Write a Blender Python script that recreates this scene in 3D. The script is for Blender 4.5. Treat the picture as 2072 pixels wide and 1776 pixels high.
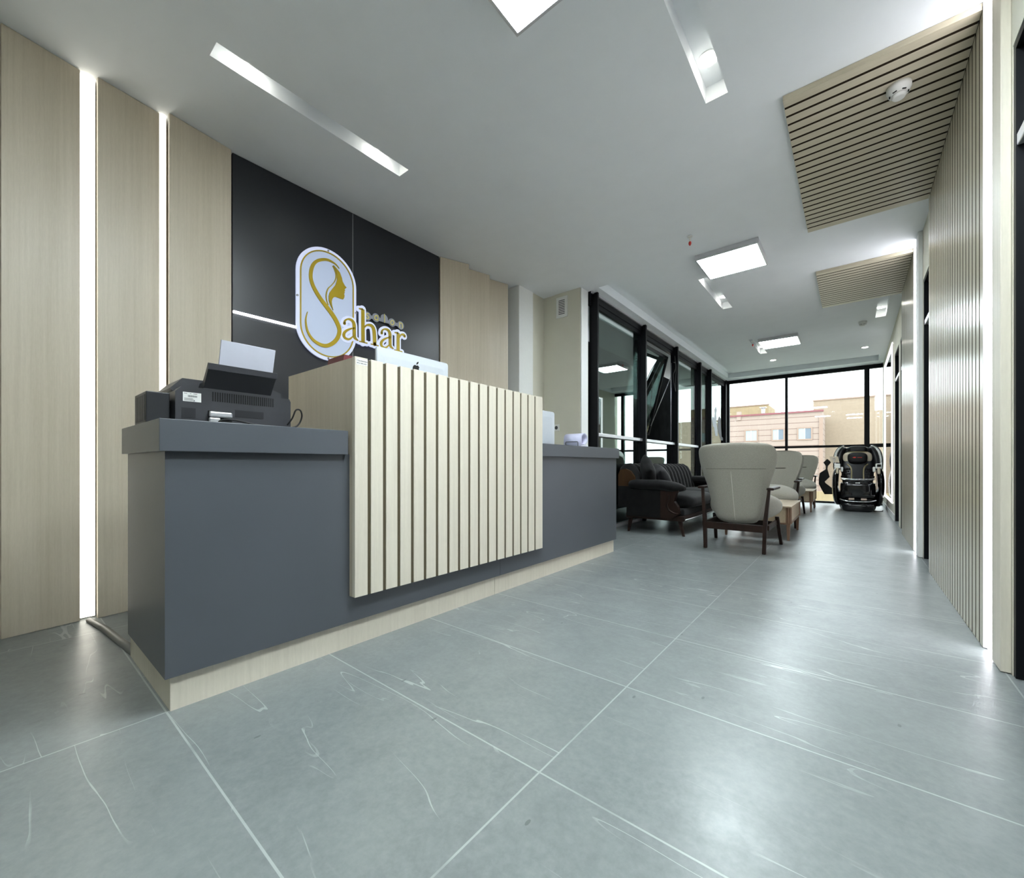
import bpy, bmesh, math, random
from mathutils import Matrix, Vector
random.seed(7)
for o in list(bpy.data.objects): bpy.data.objects.remove(o)
SC = bpy.context.scene; COL = SC.collection
PI = math.pi

# ------------------------------------------------------------------ camera, sky, sun, exposure
TH = math.atan(689/850)
cam = bpy.data.cameras.new('camera'); co = bpy.data.objects.new('camera', cam); COL.objects.link(co)
co.location = (0, 0, .82); co.rotation_euler = (PI/2, 0, TH)
cam.sensor_fit = 'HORIZONTAL'; cam.sensor_width = 36; cam.lens = 36*850/2072; cam.shift_y = 53/2072
cam.clip_start = .05; cam.clip_end = 400
SC.camera = co
SC.view_settings.view_transform = 'Standard'; SC.view_settings.look = 'None'
SC.view_settings.gamma = 1; SC.view_settings.use_curve_mapping = False
SC.view_settings.exposure = 0.33
w = bpy.data.worlds.new('sky'); SC.world = w; w.use_nodes = True
nt = w.node_tree; bg = nt.nodes['Background']
tc = nt.nodes.new('ShaderNodeTexCoord'); mp = nt.nodes.new('ShaderNodeMapping'); ns = nt.nodes.new('ShaderNodeTexNoise')
cr = nt.nodes.new('ShaderNodeValToRGB')
mp.inputs['Scale'].default_value = (1, 1, 3); ns.inputs['Scale'].default_value = 2.0; ns.inputs['Detail'].default_value = 4
cr.color_ramp.elements[0].position = .35; cr.color_ramp.elements[0].color = (.82, .90, .99, 1)
cr.color_ramp.elements[1].position = .65; cr.color_ramp.elements[1].color = (.96, .98, 1, 1)
nt.links.new(tc.outputs['Generated'], mp.inputs['Vector']); nt.links.new(mp.outputs[0], ns.inputs['Vector'])
nt.links.new(ns.outputs['Fac'], cr.inputs['Fac']); nt.links.new(cr.outputs[0], bg.inputs['Color'])
bg.inputs['Strength'].default_value = 3.9
sd = bpy.data.lights.new('sun', 'SUN'); sd.energy = 0.5; sd.angle = math.radians(6); sd.color = (1, .96, .9)
so = bpy.data.objects.new('sun', sd); COL.objects.link(so)
so.rotation_euler = Vector((-.45, .75, -.75)).to_track_quat('-Z', 'Y').to_euler()
LAMP = 46.0       # emission strength of the ceiling lamps' diffusers
LED = 6.0

# ------------------------------------------------------------------ materials
def newmat(name):
    m = bpy.data.materials.new(name); m.use_nodes = True
    return m, m.node_tree, m.node_tree.nodes['Principled BSDF']
def setp(p, **k):
    for a, v in k.items():
        a = a.replace('_', ' ')
        p.inputs[a].default_value = v if not isinstance(v, tuple) else (*v, 1)[:4]
def N(t, kind, **k):
    n = t.nodes.new('ShaderNode'+kind)
    for a, v in k.items(): setattr(n, a, v)
    return n
def math_(t, op, a, b=None, c=None):
    n = N(t, 'Math', operation=op)
    for i, v in enumerate((a, b, c)):
        if v is None: continue
        if isinstance(v, (int, float)): n.inputs[i].default_value = v
        else: t.links.new(v, n.inputs[i])
    return n.outputs[0]
def mixc(t, f, a, b):
    n = N(t, 'Mix', data_type='RGBA')
    for i, v in ((0, f), (6, a), (7, b)):
        if isinstance(v, (int, float)): n.inputs[i].default_value = v
        elif isinstance(v, tuple): n.inputs[i].default_value = (*v, 1)[:4]
        else: t.links.new(v, n.inputs[i])
    return n.outputs[2]
def noise(t, vec, scale, detail=4, rough=.5):
    n = N(t, 'TexNoise'); n.inputs['Scale'].default_value = scale; n.inputs['Detail'].default_value = detail
    n.inputs['Roughness'].default_value = rough
    if vec is not None: t.links.new(vec, n.inputs['Vector'])
    return n.outputs['Fac']
def ocoord(t, scale=(1, 1, 1), rot=(0, 0, 0)):
    c = N(t, 'TexCoord'); m = N(t, 'Mapping'); m.inputs['Scale'].default_value = scale; m.inputs['Rotation'].default_value = rot
    t.links.new(c.outputs['Object'], m.inputs['Vector']); return m.outputs[0]
def ramp(t, f, p0, p1):
    n = N(t, 'MapRange'); n.inputs[1].default_value = p0; n.inputs[2].default_value = p1
    t.links.new(f, n.inputs[0]); return n.outputs[0]
def plain(name, col, rough=.5, metal=0, var=.06, scale=30, bump=0, bscale=200, coat=0, spec=.5, sheen=0):
    m, t, p = newmat(name); v = ocoord(t)
    f = noise(t, v, scale)
    c2 = tuple(max(0, c*(1-var*2)) for c in col); c1 = tuple(min(1, c*(1+var)) for c in col)
    t.links.new(mixc(t, f, c2, c1), p.inputs['Base Color'])
    setp(p, Roughness=rough, Metallic=metal); p.inputs['Specular IOR Level'].default_value = spec
    p.inputs['Coat Weight'].default_value = coat; p.inputs['Sheen Weight'].default_value = sheen
    if bump:
        b = N(t, 'Bump'); b.inputs['Strength'].default_value = bump; b.inputs['Distance'].default_value = .002
        t.links.new(noise(t, v, bscale), b.inputs['Height']); t.links.new(b.outputs[0], p.inputs['Normal'])
    return m
def wood(name, c1, c2, axis='z', rough=.4, fine=70, spec=.5):
    sc = {'z': (fine, fine, 1.6), 'x': (1.6, fine, fine), 'y': (fine, 1.6, fine)}[axis]
    m, t, p = newmat(name); v = ocoord(t, sc)
    f = noise(t, v, 1.0, 6, .6); g = noise(t, ocoord(t, tuple(s*.12 for s in sc)), 1.0, 3)
    h = noise(t, ocoord(t, tuple((s*3 if s > 2 else s*20) for s in sc)), 1.0, 2)
    k = math_(t, 'ADD', math_(t, 'MULTIPLY', ramp(t, f, .3, .7), .5), math_(t, 'MULTIPLY', ramp(t, g, .3, .7), .3))
    k = math_(t, 'ADD', k, math_(t, 'MULTIPLY', ramp(t, h, .35, .75), .2))
    t.links.new(mixc(t, k, c1, c2), p.inputs['Base Color']); setp(p, Roughness=rough)
    p.inputs['Specular IOR Level'].default_value = spec
    b = N(t, 'Bump'); b.inputs['Strength'].default_value = .15; b.inputs['Distance'].default_value = .0006
    t.links.new(f, b.inputs['Height']); t.links.new(b.outputs[0], p.inputs['Normal'])
    return m
def emit(name, col, s, body=(.8, .8, .8)):
    m, t, p = newmat(name); setp(p, Base_Color=body, Emission_Color=col, Roughness=.4); p.inputs['Emission Strength'].default_value = s
    n = noise(t, ocoord(t), 12); t.links.new(math_(t, 'MULTIPLY_ADD', n, s*.04, s*.98), p.inputs['Emission Strength'])
    return m
def glass(name, tint, fac, mx=1.0):
    m, t, p = newmat(name); t.nodes.remove(p); out = t.nodes['Material Output']
    tr = N(t, 'BsdfTransparent'); tr.inputs[0].default_value = (*tint, 1)
    gl = N(t, 'BsdfGlossy'); gl.inputs['Roughness'].default_value = 0.0; gl.inputs[0].default_value = (.88, .96, .93, 1)
    fr = N(t, 'Fresnel'); fr.inputs['IOR'].default_value = 1.5
    k = math_(t, 'ADD', math_(t, 'MULTIPLY', fr.outputs[0], mx), fac); k = math_(t, 'MINIMUM', k, .95)
    mx_ = N(t, 'MixShader'); t.links.new(k, mx_.inputs[0]); t.links.new(tr.outputs[0], mx_.inputs[1]); t.links.new(gl.outputs[0], mx_.inputs[2])
    t.links.new(mx_.outputs[0], out.inputs['Surface']); return m
def floor_mat():
    m, t, p = newmat('grey_stone_tile'); c = N(t, 'TexCoord'); sx = N(t, 'SeparateXYZ'); t.links.new(c.outputs['Object'], sx.inputs[0])
    u = math_(t, 'DIVIDE', math_(t, 'ADD', sx.outputs[0], .65), 1.12); v = math_(t, 'DIVIDE', math_(t, 'SUBTRACT', sx.outputs[1], .918), .557)
    def edge(q, size):
        fr = math_(t, 'FRACT', math_(t, 'ADD', q, .5)); return math_(t, 'MULTIPLY', math_(t, 'ABSOLUTE', math_(t, 'SUBTRACT', fr, .5)), size)
    d = math_(t, 'MINIMUM', edge(u, 1.12), edge(v, .557))
    joint = math_(t, 'LESS_THAN', d, .0026)
    cb = N(t, 'CombineXYZ'); t.links.new(math_(t, 'FLOOR', u), cb.inputs[0]); t.links.new(math_(t, 'FLOOR', v), cb.inputs[1])
    wn = N(t, 'TexWhiteNoise'); t.links.new(cb.outputs[0], wn.inputs['Vector'])
    off = N(t, 'VectorMath', operation='MULTIPLY_ADD'); t.links.new(wn.outputs['Color'], off.inputs[0]); off.inputs[1].default_value = (9, 9, 9); t.links.new(c.outputs['Object'], off.inputs[2])
    P = off.outputs[0]
    cloud = noise(t, P, 2.2, 6, .6); fine = noise(t, P, 45, 6, .7); mid = noise(t, P, 9, 6, .65)
    base = mixc(t, ramp(t, cloud, .3, .7), (.150, .168, .169), (.190, .209, .207))
    base = mixc(t, math_(t, 'MULTIPLY', ramp(t, fine, .35, .7), .50), base, (.26, .28, .277))
    base = mixc(t, math_(t, 'MULTIPLY', ramp(t, mid, .42, .75), .34), base, (.10, .115, .118))
    base = mixc(t, math_(t, 'MULTIPLY', math_(t, 'SUBTRACT', wn.outputs['Value'], .3), .10), base, (.31, .33, .33))
    # white scratch-like veins
    def veins(rot, sc, eps, lo, hi, seed):
        mp = N(t, 'Mapping'); mp.inputs['Rotation'].default_value = (0, 0, rot); mp.inputs['Scale'].default_value = sc; mp.inputs['Location'].default_value = (seed, seed*1.7, 0)
        t.links.new(P, mp.inputs[0])
        nn = noise(t, mp.outputs[0], 1.0, 2.5, .4)
        ln = math_(t, 'LESS_THAN', math_(t, 'ABSOLUTE', math_(t, 'SUBTRACT', nn, .5)), eps)
        return math_(t, 'MULTIPLY', ln, ramp(t, noise(t, mp.outputs[0], 1.3, 3), lo, hi))
    vv = math_(t, 'MAXIMUM', veins(-.75, (.9, 9, 1), .0035, .53, .60, 0), veins(.9, (.8, 5.5, 1), .0025, .55, .62, 5))
    base = mixc(t, math_(t, 'MULTIPLY', vv, .5), base, (.52, .55, .54))
    # a few small dark scuffs
    ms = N(t, 'Mapping'); ms.inputs['Rotation'].default_value = (0, 0, .5); ms.inputs['Scale'].default_value = (2.4, 1.1, 1); t.links.new(c.outputs['Object'], ms.inputs[0])
    vs = N(t, 'TexVoronoi'); vs.inputs['Scale'].default_value = 1.0; vs.voronoi_dimensions = '2D'; t.links.new(ms.outputs[0], vs.inputs['Vector'])
    base = mixc(t, math_(t, 'MULTIPLY', math_(t, 'LESS_THAN', vs.outputs['Distance'], .011), .6), base, (.06, .07, .07))
    jc = mixc(t, ramp(t, noise(t, c.outputs['Object'], 3, 3), .55, .72), (.46, .49, .48), (.10, .12, .12))
    base = mixc(t, math_(t, 'MULTIPLY', joint, .62), base, jc)
    t.links.new(base, p.inputs['Base Color'])
    t.links.new(math_(t, 'MULTIPLY_ADD', mid, .16, .24), p.inputs['Roughness'])
    p.inputs['Specular IOR Level'].default_value = .7
    b = N(t, 'Bump'); b.inputs['Strength'].default_value = .35; b.inputs['Distance'].default_value = .0016
    h = math_(t, 'SUBTRACT', math_(t, 'ADD', math_(t, 'MULTIPLY', mid, .8), math_(t, 'MULTIPLY', fine, .25)), math_(t, 'MULTIPLY', joint, .6))
    t.links.new(h, b.inputs['Height']); t.links.new(b.outputs[0], p.inputs['Normal'])
    return m
M = dict(
 floor=floor_mat(),
 ceil=plain('ceiling_paint', (.88, .91, .93), .9, var=.02, scale=6, bump=.1),
 cream=plain('cream_paint', (.66, .64, .54), .8, var=.02, scale=5, bump=.08),
 white=plain('white_paint', (.80, .81, .79), .7, var=.02),
 oak=wood('light_oak_laminate', (.46, .40, .30), (.60, .53, .42), 'z', .42),
 slat=wood('pale_oak_slats', (.60, .55, .455), (.73, .675, .565), 'z', .45, 60),
 slatx=wood('oak_ceiling_slats', (.50, .44, .32), (.62, .56, .43), 'x', .38),
 gloss=wood('satin_oak_wall_slats', (.44, .39, .29), (.56, .50, .39), 'z', .26, 60, .8),
 groove=plain('dark_brown_groove', (.085, .066, .034), .6, var=.1),
 grooved=plain('deep_brown_groove', (.03, .022, .015), .9, var=.1, spec=0),
 dark=plain('charcoal_laminate', (.082, .090, .103), .36, var=.05, scale=4, spec=.55),
 darkwall=plain('charcoal_wall_laminate', (.015, .017, .021), .35, var=.05, scale=3),
 seam=plain('pale_seam', (.35, .36, .37), .5),
 frame=plain('black_aluminium', (.005, .0055, .007), .45, var=.05, spec=.15),
 blackdoor=plain('black_door_lacquer', (.006, .007, .009), .3, var=.05, spec=.35),
 alu=plain('brushed_aluminium', (.62, .62, .64), .35, .6, var=.04),
 chrome=plain('chrome', (.8, .8, .82), .12, 1, var=.02),
 wglass=glass('tinted_window_glass', (.80, .90, .88), .22),
 wglass2=glass('lightly_tinted_window_glass', (.88, .95, .93), .06),
 cglass=glass('clear_window_glass', (.93, .97, .96), .0, .8),
 lamp=emit('lamp_diffuser', (.86, .96, 1), LAMP), spot=emit('downlight_lens', (1, .96, .86), 22),
 ledw=emit('warm_white_led', (1, .96, .84), LED*.42), ledc=emit('cool_white_led', (.96, .95, 1), LED), ledf=emit('faint_white_led', (.93, .97, 1), .6), leds=emit('soft_white_led', (.97, .97, 1), 1.3),
 acry=emit('backlit_white_acrylic', (.52, .64, 1), .26, (.42, .46, .52)), acry2=emit('backlit_acrylic_rim', (.66, .72, 1), .48, (.42, .44, .5)),
 acryg=plain('grey_acrylic', (.30, .31, .36), .3, var=.04),
 gold=plain('polished_gold', (.52, .37, .02), .3, .2, var=.08, scale=8),
 gold2=plain('pale_gold', (.80, .70, .22), .3, .1),
 silver=plain('silver_aluminium_case', (.58, .62, .67), .35, .15, var=.02),
 black=plain('black_plastic', (.014, .015, .018), .42, var=.1), black2=plain('dark_grey_plastic', (.035, .036, .042), .45, var=.1),
 pit=plain('matt_black', (.004, .004, .004), .8), paper=plain('white_paper', (.62, .63, .72), .8, var=.02),
 lilac=plain('pale_lilac_plastic', (.60, .61, .78), .35, var=.02),
 ivory=plain('white_plastic', (.80, .80, .77), .4, var=.02), red=plain('red_plastic', (.62, .03, .02), .35),
 maroon=plain('maroon_card', (.12, .012, .02), .5),
 fabric=plain('warm_grey_wool', (.36, .345, .295), .95, var=.22, scale=220, bump=.5, bscale=350, spec=.1, sheen=.2),
 seamf=plain('pale_piping', (.60, .58, .52), .9), creasef=plain('dark_seam', (.07, .06, .05), .9),
 walnut=wood('dark_walnut', (.012, .0055, .0035), (.024, .010, .006), 'z', .45, 70, .25), 
 tablew=wood('side_table_oak', (.34, .26, .17), (.46, .37, .26), 'y', .4), tabled=wood('table_brown_wood', (.13, .07, .04), (.20, .115, .07), 'z', .4),
 velvet=plain('charcoal_velvet', (.008, .0078, .008), .75, var=.5, scale=14, bump=.5, bscale=40, sheen=.06, spec=.15),
 velvetp=plain('grey_velvet', (.015, .0148, .017), .75, var=.4, scale=14, bump=.4, bscale=40, sheen=.1, spec=.15),
 brownw=wood('brown_side_wood', (.035, .015, .004), (.055, .024, .006), 'z', .4),
 leather=plain('black_leather', (.008, .008, .009), .42, var=.15, scale=60, spec=.35), piano=plain('piano_black', (.004, .004, .005), .10, spec=.5),
 beige=plain('champagne_plastic', (.62, .53, .40), .35, var=.05), pearl=plain('pearl_white_plastic', (.85, .84, .80), .25, var=.02),
 goldp=plain('gold_trim', (.42, .34, .18), .3, .5), skin=plain('beige_foot_pad', (.62, .48, .38), .6),
 mirror=plain('mirror_glass', (.16, .165, .17), .02, 1, var=.01),
 pink=None, tan=None, asphalt=plain('street_ground', (.55, .54, .46), .9, var=.2, scale=.6),
 bwin=plain('pale_curtained_pane', (.33, .38, .40), .3, var=.08, scale=2), bwin2=plain('grey_blue_pane', (.14, .17, .21), .3, var=.1),
 trimb=plain('beige_window_surround', (.31, .215, .17), .8), redtrim=plain('red_roof_trim', (.22, .07, .08), .7),
 tarp=plain('black_tarpaulin', (.004, .0045, .0045), .6, var=.4, scale=3, bump=1, bscale=4, spec=0),
 leafg=plain('grey_vinyl', (.50, .54, .60), .6), leafd=plain('dark_vinyl', (.06, .06, .07), .6), bush=plain('foliage', (.20, .28, .08), .9, var=.5, scale=9),
 cable=plain('black_rubber', (.01, .01, .01), .5), cordg=plain('grey_floor_duct', (.17, .165, .15), .4), 
)
def bands(name, a, b, pitch, th, rough=.9):
    m, t, p = newmat(name); c = N(t, 'TexCoord'); s = N(t, 'SeparateXYZ'); t.links.new(c.outputs['Object'], s.inputs[0])
    f = math_(t, 'LESS_THAN', math_(t, 'FRACT', math_(t, 'DIVIDE', s.outputs[2], pitch)), th/pitch)
    n = noise(t, ocoord(t), 1.2, 5)
    t.links.new(mixc(t, math_(t, 'MULTIPLY', f, .8), mixc(t, n, tuple(x*.93 for x in a), a), b), p.inputs['Base Color']); setp(p, Roughness=rough); return m
M['pink'] = bands('pale_pink_cladding', (.345, .265, .225), (.165, .10, .085), .56, .07)
M['tan'] = plain('rough_tan_brick', (.325, .25, .185), .95, var=.10, scale=4)
M['ochre'] = plain('ochre_stained_render', (.36, .27, .16), .95, var=.14, scale=1.2)

# ------------------------------------------------------------------ mesh helpers
def box(bm, x0, x1, y0, y1, z0, z1, bev=0, seg=2, mat=None):
    b2 = bmesh.new() if (bev or mat is not None) else bm
    vs = [b2.verts.new((x, y, z)) for x in (x0, x1) for y in (y0, y1) for z in (z0, z1)]
    for f in ((0, 1, 3, 2), (4, 6, 7, 5), (0, 4, 5, 1), (2, 3, 7, 6), (0, 2, 6, 4), (1, 5, 7, 3)): b2.faces.new([vs[i] for i in f])
    if b2 is not bm:
        if bev: bmesh.ops.bevel(b2, geom=list(b2.edges), offset=bev, segments=seg, profile=.5, affect='EDGES', clamp_overlap=True)
        if mat is not None: b2.transform(mat)
        join(bm, b2)
def join(bm, b2):
    b2.verts.ensure_lookup_table(); mp = {v: bm.verts.new(v.co) for v in b2.verts}
    for f in b2.faces:
        try: nf = bm.faces.new([mp[v] for v in f.verts]); nf.smooth = f.smooth
        except ValueError: pass
    b2.free()
def B(*a, **k):
    bm = bmesh.new(); box(bm, *a, **k); return bm
def prism(bm, pts, axis, a, b, smooth=False):
    """extrude a closed 2D outline. axis 'x': pts=(y,z); 'y': pts=(x,z); 'z': pts=(x,y)"""
    def P(p, h): return {'x': (h, p[0], p[1]), 'y': (p[0], h, p[1]), 'z': (p[0], p[1], h)}[axis]
    A = [bm.verts.new(P(p, a)) for p in pts]; C = [bm.verts.new(P(p, b)) for p in pts]; n = len(pts)
    for i in range(n):
        f = bm.faces.new((A[i], A[(i+1) % n], C[(i+1) % n], C[i])); f.smooth = smooth
    bm.faces.new(list(reversed(A))); bm.faces.new(C)
def loft(bm, rings, closed=True, cap=True, smooth=True):
    R = [[bm.verts.new(p) for p in r] for r in rings]; n = len(R[0])
    for a, b in zip(R, R[1:]):
        for i in range(n if closed else n-1):
            f = bm.faces.new((a[i], a[(i+1) % n], b[(i+1) % n], b[i])); f.smooth = smooth
    if cap: bm.faces.new(list(reversed(R[0]))); bm.faces.new(R[-1])
def tube(bm, pts, r, n=10, cap=True):
    pts = [Vector(p) for p in pts]; rings = []; up = Vector((0, 0, 1)); prev = None
    for i, p in enumerate(pts):
        d = (pts[min(i+1, len(pts)-1)]-pts[max(i-1, 0)]).normalized()
        if prev is None:
            a = d.cross(up)
            if a.length < .05: a = d.cross(Vector((1, 0, 0)))
        else: a = prev - d*prev.dot(d)
        a.normalize(); prev = a; b = d.cross(a)
        rr = r[i] if isinstance(r, (list, tuple)) else r
        rings.append([p+(a*math.cos(t)+b*math.sin(t))*rr for t in [2*PI*k/n for k in range(n)]])
    loft(bm, rings, cap=cap)
def bar(bm, p, q, w, d, bev=.003, w2=None, d2=None):
    """tapered rectangular bar p->q; w across x, d across y"""
    w2 = w2 or w; d2 = d2 or d; b2 = bmesh.new(); R = []
    for c, ww, dd in ((p, w, d), (q, w2, d2)):
        R.append([(c[0]+sx*ww/2, c[1]+sy*dd/2, c[2]) for sx, sy in ((-1, -1), (1, -1), (1, 1), (-1, 1))])
    loft(b2, R, smooth=False)
    if bev: bmesh.ops.bevel(b2, geom=list(b2.edges), offset=bev, segments=2, profile=.5, affect='EDGES', clamp_overlap=True)
    join(bm, b2)
def disc(bm, c, r, h, n=32, axis='z'):
    pts = [(math.cos(2*PI*k/n)*r, math.sin(2*PI*k/n)*r) for k in range(n)]
    o = {'z': (c[0], c[1]), 'x': (c[1], c[2]), 'y': (c[0], c[2])}[axis]; a = {'z': c[2], 'x': c[0], 'y': c[1]}[axis]
    prism(bm, [(p[0]+o[0], p[1]+o[1]) for p in pts], axis, a, a+h)
def catmull(pts, k=6):
    out = []; n = len(pts)
    if n < 3: return [tuple(p) for p in pts]
    for i in range(n-1):
        p0, p1, p2, p3 = pts[max(i-1, 0)], pts[i], pts[i+1], pts[min(i+2, n-1)]
        for j in range(k):
            t = j/k; out.append(tuple(.5*((2*b)+(-a+c)*t+(2*a-5*b+4*c-d)*t*t+(-a+3*b-3*c+d)*t**3) for a, b, c, d in zip(p0, p1, p2, p3)))
    out.append(tuple(pts[-1])); return out
def stroke(bm, pts, x0, x1, grow=0, round_=False, k=6):
    """variable-width pen stroke in the (y,z) plane, thickness x0..x1"""
    c = catmull(pts, k); L = []; R = []
    for i, p in enumerate(c):
        a = c[max(i-1, 0)]; b = c[min(i+1, len(c)-1)]; dx, dy = b[0]-a[0], b[1]-a[1]; l = math.hypot(dx, dy) or 1
        h = max(.0008, p[2]/2+grow); nx, ny = -dy/l*h, dx/l*h; L.append((p[0]+nx, p[1]+ny)); R.append((p[0]-nx, p[1]-ny))
    rows = [[(x0, *a), (x1, *a), (x1, *b), (x0, *b)] for a, b in zip(L, R)]
    loft(bm, rows, smooth=False)
    if round_:
        for p in (c[0], c[-1]): disc(bm, (x0, p[0], p[1]), max(.001, p[2]/2+grow), x1-x0, 20, 'x')
def rootloc(o):
    v = Vector((0, 0, 0))
    while o: v += o.location; o = o.parent
    return v
def tag(o, label=None, cat=None, group=None, kind=None):
    if label: o['label'] = label
    if cat: o['category'] = cat
    if group: o['group'] = group
    if kind: o['kind'] = kind
    return o
def obj(name, bm, mat, parent=None, label=None, cat=None, group=None, kind=None, sub=0, base=True):
    """link bm (world coordinates) as one mesh object under parent"""
    bmesh.ops.recalc_face_normals(bm, faces=bm.faces)
    if parent: off = rootloc(parent)
    elif base:
        xs = [v.co for v in bm.verts]; mn = [min(c[i] for c in xs) for i in range(3)]; mx = [max(c[i] for c in xs) for i in range(3)]
        off = Vector(((mn[0]+mx[0])/2, (mn[1]+mx[1])/2, mn[2]))
    else: off = Vector((0, 0, 0))
    bm.transform(Matrix.Translation(-off)); me = bpy.data.meshes.new(name); bm.to_mesh(me); bm.free()
    o = bpy.data.objects.new(name, me); COL.objects.link(o); me.materials.append(M[mat] if isinstance(mat, str) else mat)
    if parent: o.parent = parent
    else: o.location = off
    if sub:
        s = o.modifiers.new('subdivision', 'SUBSURF'); s.levels = s.render_levels = sub
    return tag(o, label, cat, group, kind)
def thing(name, label, cat, loc=(0, 0, 0), group=None):
    o = bpy.data.objects.new(name, None); COL.objects.link(o); o.location = loc; o.empty_display_size = .1
    return tag(o, label, cat, group)
def struct(name, bm, mat, parent=None, base=False): return obj(name, bm, mat, parent, kind=None if parent else 'structure', base=base)
def sthing(name, loc): return tag(thing(name, None, None, loc), kind='structure')
def dup(root, loc, rotz=0, label=None):
    r = root.copy(); COL.objects.link(r); r.location = loc; r.rotation_euler = (0, 0, rotz)
    if label: r['label'] = label
    def rec(a, b):
        for ch in a.children:
            c = ch.copy(); COL.objects.link(c); c.parent = b; rec(ch, c)
    rec(root, r); return r
def sring(cx, cy, cz, hx, hy, n=24, p=2.6, plane='xy'):
    out = []
    for k in range(n):
        t = 2*PI*k/n; c, s = math.cos(t), math.sin(t)
        a = math.copysign(abs(c)**(2/p), c)*hx; b = math.copysign(abs(s)**(2/p), s)*hy
        out.append({'xy': (cx+a, cy+b, cz), 'xz': (cx+a, cy, cz+b), 'yz': (cx, cy+a, cz+b)}[plane])
    return out

# ------------------------------------------------------------------ the setting
H = 2.9
struct('floor', B(-3.45, .75, -3.2, 11.6, -.12, 0), 'floor')
# ceiling with the recessed light slots and the curtain pocket along the windows
slots = [(-2.535, -2.43, .69, 1.84, .09), (-.656, -.54, 1.43, 2.58, .09), (-1.345, -1.23, 4.98, 6.13, .09), (-1.34, -1.23, 7.88, 9.03, .09), (.25, .36, 6.88, 7.83, .09),
         (-2.31, -2.11, 4.46, 11.06, .11), (-2.11, .40, 10.47, 11.06, .11)]
def slabs():
    xs = sorted({-3.45, .75}|{s[0] for s in slots}|{s[1] for s in slots}); ys = sorted({-3.2, 11.6}|{s[2] for s in slots}|{s[3] for s in slots})
    bm = bmesh.new()
    def hole(x, y):
        for s in slots:
            if s[0] < x < s[1] and s[2] < y < s[3]: return s[4]
        return 0
    V = {}
    def v(x, y, z):
        k = (round(x, 4), round(y, 4), round(z, 4))
        if k not in V: V[k] = bm.verts.new(k)
        return V[k]
    def hh(i, j): return hole((xs[i]+xs[i+1])/2, (ys[j]+ys[j+1])/2) if 0 <= i < len(xs)-1 and 0 <= j < len(ys)-1 else 0
    for i in range(len(xs)-1):
        for j in range(len(ys)-1):
            h = hh(i, j); z = H+h
            bm.faces.new((v(xs[i], ys[j], z), v(xs[i], ys[j+1], z), v(xs[i+1], ys[j+1], z), v(xs[i+1], ys[j], z)))
            h2 = hh(i+1, j)
            if abs(h2-h) > 1e-4 and i < len(xs)-2:
                bm.faces.new((v(xs[i+1], ys[j], z), v(xs[i+1], ys[j+1], z), v(xs[i+1], ys[j+1], H+h2), v(xs[i+1], ys[j], H+h2)))
            h3 = hh(i, j+1)
            if abs(h3-h) > 1e-4 and j < len(ys)-2:
                bm.faces.new((v(xs[i], ys[j+1], z), v(xs[i+1], ys[j+1], z), v(xs[i+1], ys[j+1], H+h3), v(xs[i], ys[j+1], H+h3)))
    box(bm, -3.45, .75, -3.2, 11.6, H+.13, H+.35)
    return bm
cb = slabs(); me = bpy.data.meshes.new('ceiling'); cb.to_mesh(me); cb.free(); ce = bpy.data.objects.new('ceiling', me); COL.objects.link(ce); me.materials.append(M['ceil']); ce['kind'] = 'structure'
struct('wall_left', B(-3.45, -3.3, -3.2, 4.48, 0, H), 'cream')
struct('wall_near', B(-3.3, .50, -3.2, -3.05, 0, H), 'cream')
bm = bmesh.new(); box(bm, -3.3, -3.0, 3.9, 4.48, 0, H); box(bm, -3.0, -2.83, 4.33, 4.48, 0, H); box(bm, -2.83, -2.475, 4.32, 4.48, 0, H); struct('wall_back', bm, 'cream')
struct('trim_1', B(-3.3, -2.99, 3.82, 4.09, 0, H), M['white'])
struct('trim_2', B(-2.475, -2.46, 4.325, 4.485, 0, H, bev=.004), 'white')
# right wall with its door openings
RX = .485
bm = bmesh.new(); box(bm, RX, .75, -3.2, -1.2, 0, H)
DO = [(-1.2, 2.5), (4.5, 5.16), (6.82, 7.42), (7.67, 8.36)]
prev = -1.2
for a, b in DO:
    if a > prev: box(bm, RX, .75, prev, a, 0, H)
    box(bm, RX, .75, a, b, 2.45, H); prev = b
box(bm, RX, .75, prev, 11.6, 0, H); struct('wall_right', bm, 'cream')
struct('baseboard_right', B(RX-.012, RX, 8.37, 11.4, 0, .09), M['white'])
for i, (a, b) in enumerate(DO):
    d = sthing('door_%d' % (i+1), (RX+.06, (a+b)/2, 0))
    f = bmesh.new(); e = .03
    box(f, RX+.002, .74, a+.001, a+e, .001, 2.449); box(f, RX+.002, .74, b-e, b-.001, .001, 2.449); box(f, RX+.002, .74, a+e, b-e, 2.42, 2.449)
    struct('door_frame', f, 'frame', d)
    tb = B(RX+.004, RX+.05, a+e, b-e, 2.045, 2.09, bev=.004); struct('transom_bar', tb, 'alu', d)
    if i == 0:
        for k in range(4): struct('door_leaf', B(.60, .64, a+e+k*.91, a+e+k*.91+.905, .002, 2.045, bev=.003), 'blackdoor', d)
        struct('fanlight', B(.60, .62, a+e, b-e, 2.09, 2.42), 'blackdoor', d)
    else:
        lf = struct('door_leaf', B(.66, .70, a+e, b-e, .002, 2.045, bev=.003), 'blackdoor', d)
        struct('fanlight', B(.66, .675, a+e, b-e, 2.09, 2.42), 'blackdoor', d)
        h = bmesh.new(); tube(h, [(.66, a+.07, 1.0), (.61, a+.07, 1.0), (.61, a+.17, 1.0)], .009); disc(h, (.652, a+.07, 1.0), .024, .008, 20, 'x'); struct('door_handle', h, 'chrome', lf)

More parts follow.
